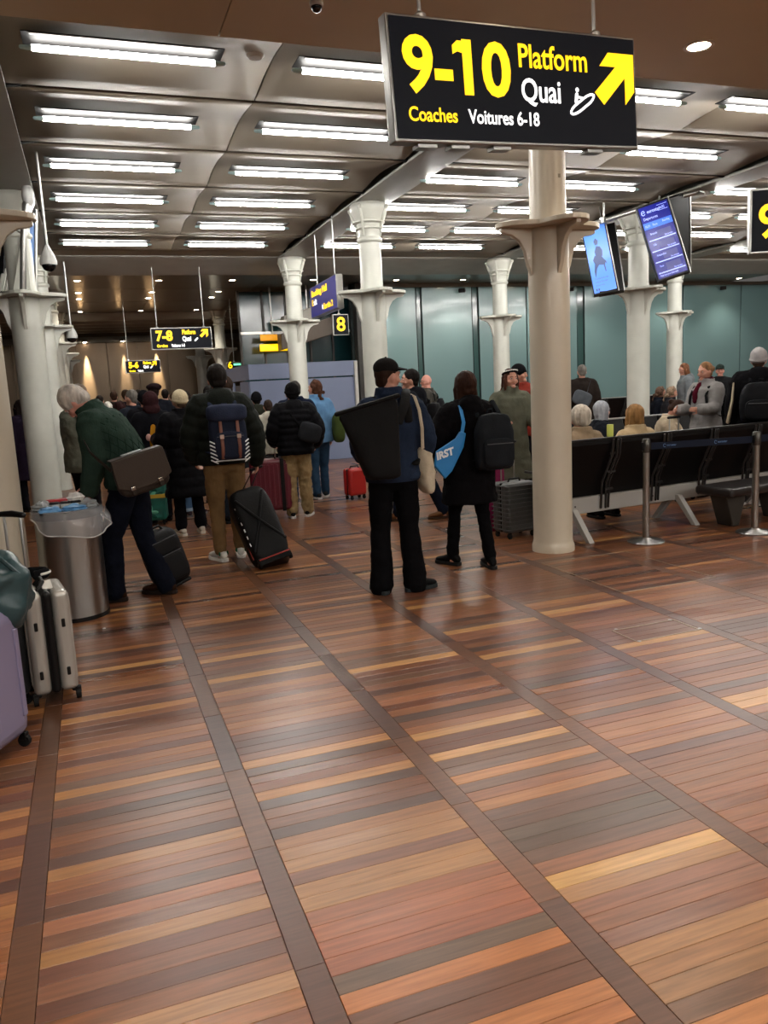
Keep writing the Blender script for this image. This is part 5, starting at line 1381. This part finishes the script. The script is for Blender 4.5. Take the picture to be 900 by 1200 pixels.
backpack(I, 'black backpack with straps on the person in the navy jacket', '#101114', (.31, .16, .46), 1.12)
I = person('woman with curly brown hair in light blue jacket and jeans', G(378, 584), D(14), 1.66, .98, head=(36, 0), feet=[(.12, .10, -35), (-.08, .0, 0)],
    top=dict(c='#5e86ad', t=.045, hem=.84, name='denim_jacket', collar=.05), legs=dict(c='#2c4258', r=(.09, .068, .062)), hair=dict(kind='curly', c='#4a2f22'), shoes=dict(c='#262628', sole='#c9c6c0'), vox=.014)
o = MB().ball(I['W']((.22, -.22, 1.04)), (.08, .12, .2), None, 18, 12, e=.6).obj('green_bag', cloth('#3e4a26'), None, smooth=True); tag(o, 'olive green bag beside the woman in the light blue jacket', 'bag')
# red case behind capped man
rp = G(421, 586)
hard_case('red_suitcase', 'small red suitcase peeking out left of the man in the cap', MX((rp.x, rp.y + .15, 0), 0, 0, D(15)), .28, .2, .38, mat('case_red', '#a3201c', .35), ribs='n')
# --- man behind cap man
I = person('dark haired man in black hooded jacket walking left, brown boots', G(489, 609), D(48), 1.71, 1.05, head=(24, -4), feet=[(.12, -.30, 30), (-.11, .2, 20)],
    arms={'R': ((.08, -.02, -.26), (0, .12, -.2)), 'L': ((.08, .02, -.26), (.0, .14, -.18))},
    top=dict(c='#121318', t=.06, hem=.80, hooddown=True, name='hooded_jacket', puff=.01), legs=dict(c='#151b28', r=(.1, .075, .068), end=.95), shoes=dict(c='#6e4a2e', sole='#3b2718', hi=.05),
    hair=dict(kind='short', c='#16110f', x=.002), vox=.012)
backpack(I, 'black backpack on the man walking left behind the man in the cap', '#0f0f11', (.32, .17, .46), 1.14)
bd = cp(503, 500, 12.5)
I = person('bald man in grey brown leather jacket with glasses by the glass wall', bd, D(50), 1.68, 1.03, head=(35, 0), top=dict(c='#3f3d38', t=.045, name='leather_jacket', rough=.45), legs=dict(c='#1a1c22'), skin='pink', vox=.013, glasses=True)
backpack(I, 'black backpack with silver trim on the bald man', '#1a1b1e', (.26, .12, .38), 1.15)
cc = cp(520, 480, 12.6)
hard_case('pale_case', 'pale glossy case top beside the bald man', MX((cc[0], cc[1], .55)), .30, .25, .55, mat('case_pale', '#9fb2ba', .25), ribs='n', wheels=False)
t = thing('luggage_trolley', 'metal luggage trolley under the pale case', 'trolley', (cc[0], cc[1], 0))
MB().box((0, 0, .50), (.42, .4, .03)).obj('shelf', ALU, t); 
for sx_ in (-1, 1):
    for sy_ in (-1, 1): MB().cyl((sx_ * .18, sy_ * .17, .05), (sx_ * .18, sy_ * .17, .5), .014, n=8).obj('leg', ALU, t); wheel(t, (sx_ * .18, sy_ * .17, .035), .035)
# --- woman with headband
wbp = cp(601, 590, 8.0)
I = person('woman with pearl headband in olive trench coat facing the camera', wbp, D(168), 1.66, .98, head=(12, 0), feet=[(.1, .02, -8), (-.1, 0, 8)],
    arms={'R': ((.08, .06, -.25), (-.06, .20, -.02)), 'L': ((.08, .06, -.26), (.02, .2, -.06))},
    top=dict(c='#57584b', t=.045, hem=.45, flare=.2, collar=.05, name='trench_coat', wr=.02), legs=dict(c='#121214'), hair=dict(kind='bob', c='#3a2119', len=.2), hat=dict(kind='headband', c='#141214'), shoes=dict(c='#101012'), vox=.010)
rc = G(610, 631)
hard_case('ribbed_suitcase', 'dark grey ribbed hard suitcase standing left of the cream column', MX((rc.x + .02, rc.y + .14, 0), 0, 0, D(8)), .36, .27, .50, mat('case_grey', '#4a4b4a', .35, .2), ribs='wrap', nr=11, pull=.38)
o = MB().ball((rc.x - .02, rc.y + .50, .38), (.11, .07, .38), None, 18, 12, e=.4).obj('magenta_bag', mat('bag_magenta', '#8c1a52', .5), None, smooth=True); tag(o, 'magenta bag above the ribbed suitcase', 'bag')
I = person('person in black bobble hat and rust red hood behind the headband woman', cp(610, 500, 9.4), D(160), 1.72, 1.0, head=(60, 0), top=dict(c='#7a2c22', t=.06, hooddown=True, name='jacket'), hair=dict(kind='short', c='#141010'), hat=dict(kind='beanie', c='#121214'), face=False, vox=.014)
# --- grey haired man with grey bag by the glass
I = person('grey haired man in dark brown coat with grey satchel by the glass wall', cp(683, 520, 12.2), D(-20), 1.72, 1.05, top=dict(c='#27211e', t=.055, hem=.6, name='coat'), legs=dict(c='#141416'), hair=dict(kind='short', c='#6a655f'), face=False, vox=.014)
t = thing('satchel', 'flat grey satchel on the back of the grey haired man', 'bag', mtx=I['M'])
MB().ball((-.06, -.22, 1.16), (.17, .05, .13), Matrix.Rotation(D(24), 3, 'Y'), 20, 12, e=.55).obj('body', cloth('#50555b'), t, smooth=True)
MB().tube([(.04, -.19, 1.26), (.12, -.12, 1.46), (.10, .06, 1.47)], .014, 6, axis=(0, 0, 1), flat=.4).obj('strap', cloth('#3a3d42'), t)
# --- seated on the front row (backs to us)
def seatpos(u, v, off=.28):
    # the point of the bench line under a pixel column
    best = None
    for k in range(400):
        s = k * .015; p = b1o + rotz(BD) @ Vector((s, off, 0)); q = ROT.T @ np.array([p.x, p.y, v - EYE]); x = 450 + FPX * q[0] / q[2]
        if best is None or abs(x - u) < best[0]: best = (abs(x - u), p)
    return best[1]
person('seated white haired person in beige coat, first on the black row', seatpos(681, 1.1), BD, 1.66, 1.0, seated=True, feet=[(.12, .46, 0), (-.12, .46, 0)], head=(0, 4), top=dict(c='#8d7a63', t=.05, collar=.05, name='coat'), legs=dict(c='#222222'), hair=dict(kind='short', c='#b8aea0', x=.022), face=False, vox=.011)
person('seated blonde person in a cream coat behind the left queue post', seatpos(744, 1.1), BD, 1.62, 1.0, seated=True, feet=[(.12, .46, 0), (-.12, .46, 0)], top=dict(c='#b09a78', t=.06, collar=.05, name='coat'), legs=dict(c='#2a2a2a'), hair=dict(kind='bob', c='#8f6a3e', len=.13, x=.016), face=False, vox=.011)
o = MB().lathe([(0, 0), (.03, 0), (.032, .01), (.032, .11), (.028, .115), (0, .115)], n=24).obj('yellow_green_tub', mat('lime_plastic', '#cfd86a', .4)); pp = b1o + rotz(BD) @ Vector((.83, -.05, .955)); o.location = pp
o.location = (AY(715, 515, 6.5).x, 6.5, .955); tag(o, 'pale yellow green tub standing on the seat back', 'container')
# seated opposite: facing the camera-ish
I = person('seated person with grey headscarf and glasses looking right', (AY(704, 500, 8.3).x, 8.3, 0), D(-110), 1.62, 1.0, seated=True, feet=[(.12, .46, 0), (-.12, .46, 0)], head=(12, 0), top=dict(c='#1a1d24', t=.05, name='coat'), legs=dict(c='#1a1a1a'), hair=dict(kind='long', c='#9da0a6', len=.2, x=.014), vox=.011, glasses=True)
I = person('seated woman with dark hair looking down at her lap in cream cardigan', (AY(778, 500, 8.6).x, 8.6, 0), D(-140), 1.60, 1.0, seated=True, feet=[(.12, .46, 0), (-.12, .46, 0)], head=(10, 42), lean=D(10), arms={'R': ((.03, .14, -.22), (-.1, .2, .0)), 'L': ((.03, .14, -.22), (-.1, .2, .0))},
    top=dict(c='#b9a88f', t=.05, name='cardigan', puff=.006, pitch=.04), legs=dict(c='#1a1a1a'), hair=dict(kind='bun', c='#35241c', x=.01), vox=.011)
for k in range(6):
    pass
q = MB().ball((I['loc'].x + .1, I['loc'].y - .38, .60), (.2, .15, .1), None, 18, 12).obj('folded_coat', cloth('#15171b'), None, smooth=True, disp=.04, dscale=.08); tag(q, 'dark folded coat on the lap of the woman looking down', 'coat')
I = person('blonde woman with bun, burgundy scarf and grey coat standing facing left', (AY(827, 500, 7.9).x, 7.9, 0), D(100), 1.63, 1.0, head=(-4, 6), feet=[(.1, 0, -5), (-.1, .1, 8)], arms={'R': ((.02, .08, -.26), (-.02, .26, .0)), 'L': ((.02, .08, -.26), (-.02, .26, .01))},
    top=dict(c='#8b8887', t=.045, hem=.62, name='wool_coat', collar=.04), legs=dict(c='#16161a'), hair=dict(kind='bun', c='#7d5a3a', x=.0), scarf='#4a1220', vox=.0105)
backpack(I, 'black backpack on the blonde woman in the grey coat', '#141416', (.26, .14, .38), 1.18)
t = hard_case('blue_suitcase', 'blue suitcase with a raised handle between the two women', MX((AY(800, 500, 7.7).x, 7.75, 0), 0, 0, D(10)), .36, .24, .52, mat('case_blue', '#2a3a78', .4, var=.3, vscale=8), ribs='n', pull=.42)
# --- right edge traveller with grey beanie
I = person('traveller in grey knitted beanie and black coat at the right edge', (AY(886, 560, 7.1).x, 7.1, 0), D(-38), 1.74, 1.1, head=(-10, 0), feet=[(.12, 0, -10), (-.2, -.18, 40)], top=dict(c='#0e0e11', t=.07, hem=.7, hooddown=True, name='coat'), legs=dict(c='#101013'), hair=dict(kind='short', c='#3a2c24'), hat=dict(kind='beanie', c='#9d9a9a'), shoes=dict(c='#1c1c1e', sole='#cfcac2'), face=False, vox=.011)
backpack(I, 'large black leather backpack carried at the right edge', '#16171a', (.46, .24, .44), 1.17, rough=.45)
t = thing('cream_sling', 'cream strap bag along the side of the black backpack', 'bag', mtx=I['M'])
MB().tube([(-.27, -.10, 1.38), (-.29, -.2, 1.2), (-.33, -.18, .95)], [.018, .03, .04], 8, axis=(0, 1, 0), flat=.5).obj('bag', cloth('#b4a58c'), t, smooth=True)
# background right
person('person with light brown hair partly behind the far white column', cp(803, 500, 12.2), D(60), 1.66, 1.0, head=(20, 10), top=dict(c='#6e7478', t=.05, hooddown=True, name='jacket'), hair=dict(kind='bob', c='#6b452d', len=.16), vox=.014)
person('man in a dark green cap right behind the blonde woman', cp(843, 500, 12.0), D(120), 1.60, 1.0, head=(20, 0), top=dict(c='#1b1c1e', t=.05, name='jacket'), hair=dict(kind='short', c='#2a1f19'), hat=dict(kind='cap', c='#26302c'), skin='pink', vox=.014)
for i, (u, Y, c_, hc_) in enumerate(((772, 12.6, '#14171f', '#5b4436'), (785, 12.2, '#26262a', '#8a7460'))):
    person(['far seated person in navy beside the white column', 'far seated person with pale hair and scarf'][i], (AY(u, 480, Y).x, Y, .0), D(-120), 1.66, 1.0, seated=True, feet=[(.12, .46, 0), (-.12, .46, 0)], head=(0, 10), top=dict(c=c_, t=.06, collar=.05, name='coat'), hair=dict(kind='curly', c=hc_), vox=.015)
# dark figures in the gap at the far left
person('traveller in dark purple coat in the gap between the left columns', (AY(27, 500, 12.5).x, 12.5, 0), D(30), 1.6, 1.05, top=dict(c='#1d1522', t=.06, hem=.5, name='coat'), hair=dict(kind='long', c='#1a1210', len=.2), vox=.015)
# ------------------------------------------------------------------ NEAR LUGGAGE
# silver cabin case
sp_ = G(84, 822)
SILV = mat('case_silver', '#a8a59e', .3, .45, bump=.05, scale=30)
t = thing('silver_suitcase', 'silver hard cabin suitcase with black middle strip and raised handle', 'suitcase', (-.335, 4.50, 0), D(9))
w_, d_, h_ = .24, .36, .54; zb = .06
for s in (-1, 1):
    o = MB().box((s * .0655, 0, zb + h_ / 2), (.085, d_, h_)).obj('shell_half', SILV, t, bevel=.03, seg=5, smooth=True)
    for (z, y_) in ((.16, 0), (.42, 0)):
        MB().box((s * .066, -d_ / 2 - .002, zb + z - .05), (.018, .012, .045)).obj('bumper', BLACKP, t, bevel=.005)
for k in range(5):
    for s in (-1, 1): MB().box((s * .11, -.12 + .06 * k, zb + h_ / 2), (.008, .02, h_ - .1)).obj('rib', SILV, t, bevel=.003)
MB().box((0, 0, zb + h_ / 2), (.046, d_ + .006, h_ + .006)).obj('middle_strip', BLACKP, t, bevel=.025, seg=4)
for s in (-1, 1):
    for y_ in (-.13, .13):
        MB().box((s * .09, y_, zb - .0), (.03, .045, .035)).obj('wheel_fork', BLACKP, t, bevel=.008)
        wheel(t, (s * .105, y_ - .01, .028), .028)
q = MB()
for s in (-1, 1): q.tube([(-.095 + s * .035, .10 - s * .05, zb + h_ - .04), (-.095 + s * .035, .10 - s * .05, zb + h_ + .37)], .0075, 8)
q.obj('pull_rods', ALU, t, smooth=True)
MB().tube([(-.145, .17, zb + h_ + .385), (-.095, .10, zb + h_ + .39), (-.045, .03, zb + h_ + .385)], [.015, .018, .015], 10).obj('pull_grip', BLACKP, t, smooth=True)
MB().tube([(-.03, -.08, zb + h_), (.0, -.06, zb + h_ + .035), (.0, .06, zb + h_ + .035), (-.03, .08, zb + h_)], .01, 8).obj('top_handle', BLACKP, t, smooth=True)
o = MB().box((.02, -.04, zb + h_ + .012), (.05, .09, .006), Matrix.Rotation(.3, 3, 'X')).obj('luggage_tag', mat('tag_white', '#d8d5cc', .5), t)
# travel pillow-like black collar behind
t2 = thing('neck_pillow', 'black neck pillow with white edge lying on the silver suitcase', 'pillow', (-.42, 4.72, .60)); t2.scale = (.62, .62, .9)
MB().tube([(.16 * math.cos(a_) , .10 * math.sin(a_), .03) for a_ in [D(-60) + D(300) * k / 14 for k in range(15)]], .032, 10).obj('pillow', cloth('#101012'), t2, smooth=True)
MB().tube([(.196 * math.cos(a_) , .134 * math.sin(a_), .035) for a_ in [D(-50) + D(120) * k / 10 for k in range(11)]], .008, 8).obj('white_edge', cloth('#cfccc6'), t2, smooth=True)
# dark case left of silver
t = hard_case('dark_suitcase', 'dark grey suitcase squeezed behind the silver one', MX((-.60, 4.52, 0), 0, 0, D(-70)), .38, .24, .50, mat('case_charcoal', '#2c2d2e', .4), ribs='v', nr=5)
# lavender case
LAV = mat('case_lavender', '#78718c', .35, coat=.3)
t = hard_case('lavender_suitcase', 'large lavender hard suitcase cut by the left edge', MX((-.66, 3.72, 0), 0, 0, D(62)), .52, .34, .62, LAV, ribs='v', nr=3, corner=.07)
t = thing('teal_duffel', 'crumpled dark teal nylon bag lying on the lavender suitcase', 'bag', tuple(AY(-20, 735, 3.95)))
TEALN = mat('teal_nylon', '#21393d', .35, bump=.5, scale=9)
MB().ball((0, 0, .15), (.22, .17, .17), nu=44, nv=30, e=.75).obj('bag', TEALN, t, smooth=True, disp=.11, dscale=.11)
MB().tube([(-.1, -.15, .2), (0, -.17, .34), (.12, -.12, .33), (.2, -.08, .22)], .012, 8).obj('handle', TEALN, t, smooth=True)
# stray litter on the floor
for i, (u, v, m_) in enumerate(((122, 737, 'wh'),)):
    p = G(u, v); o = MB().ball(p + Vector((0, 0, .004)), (.012, .008, .004)).obj('paper_scrap', wh); tag(o, 'tiny white scrap on the floor near the silver suitcase', 'litter')
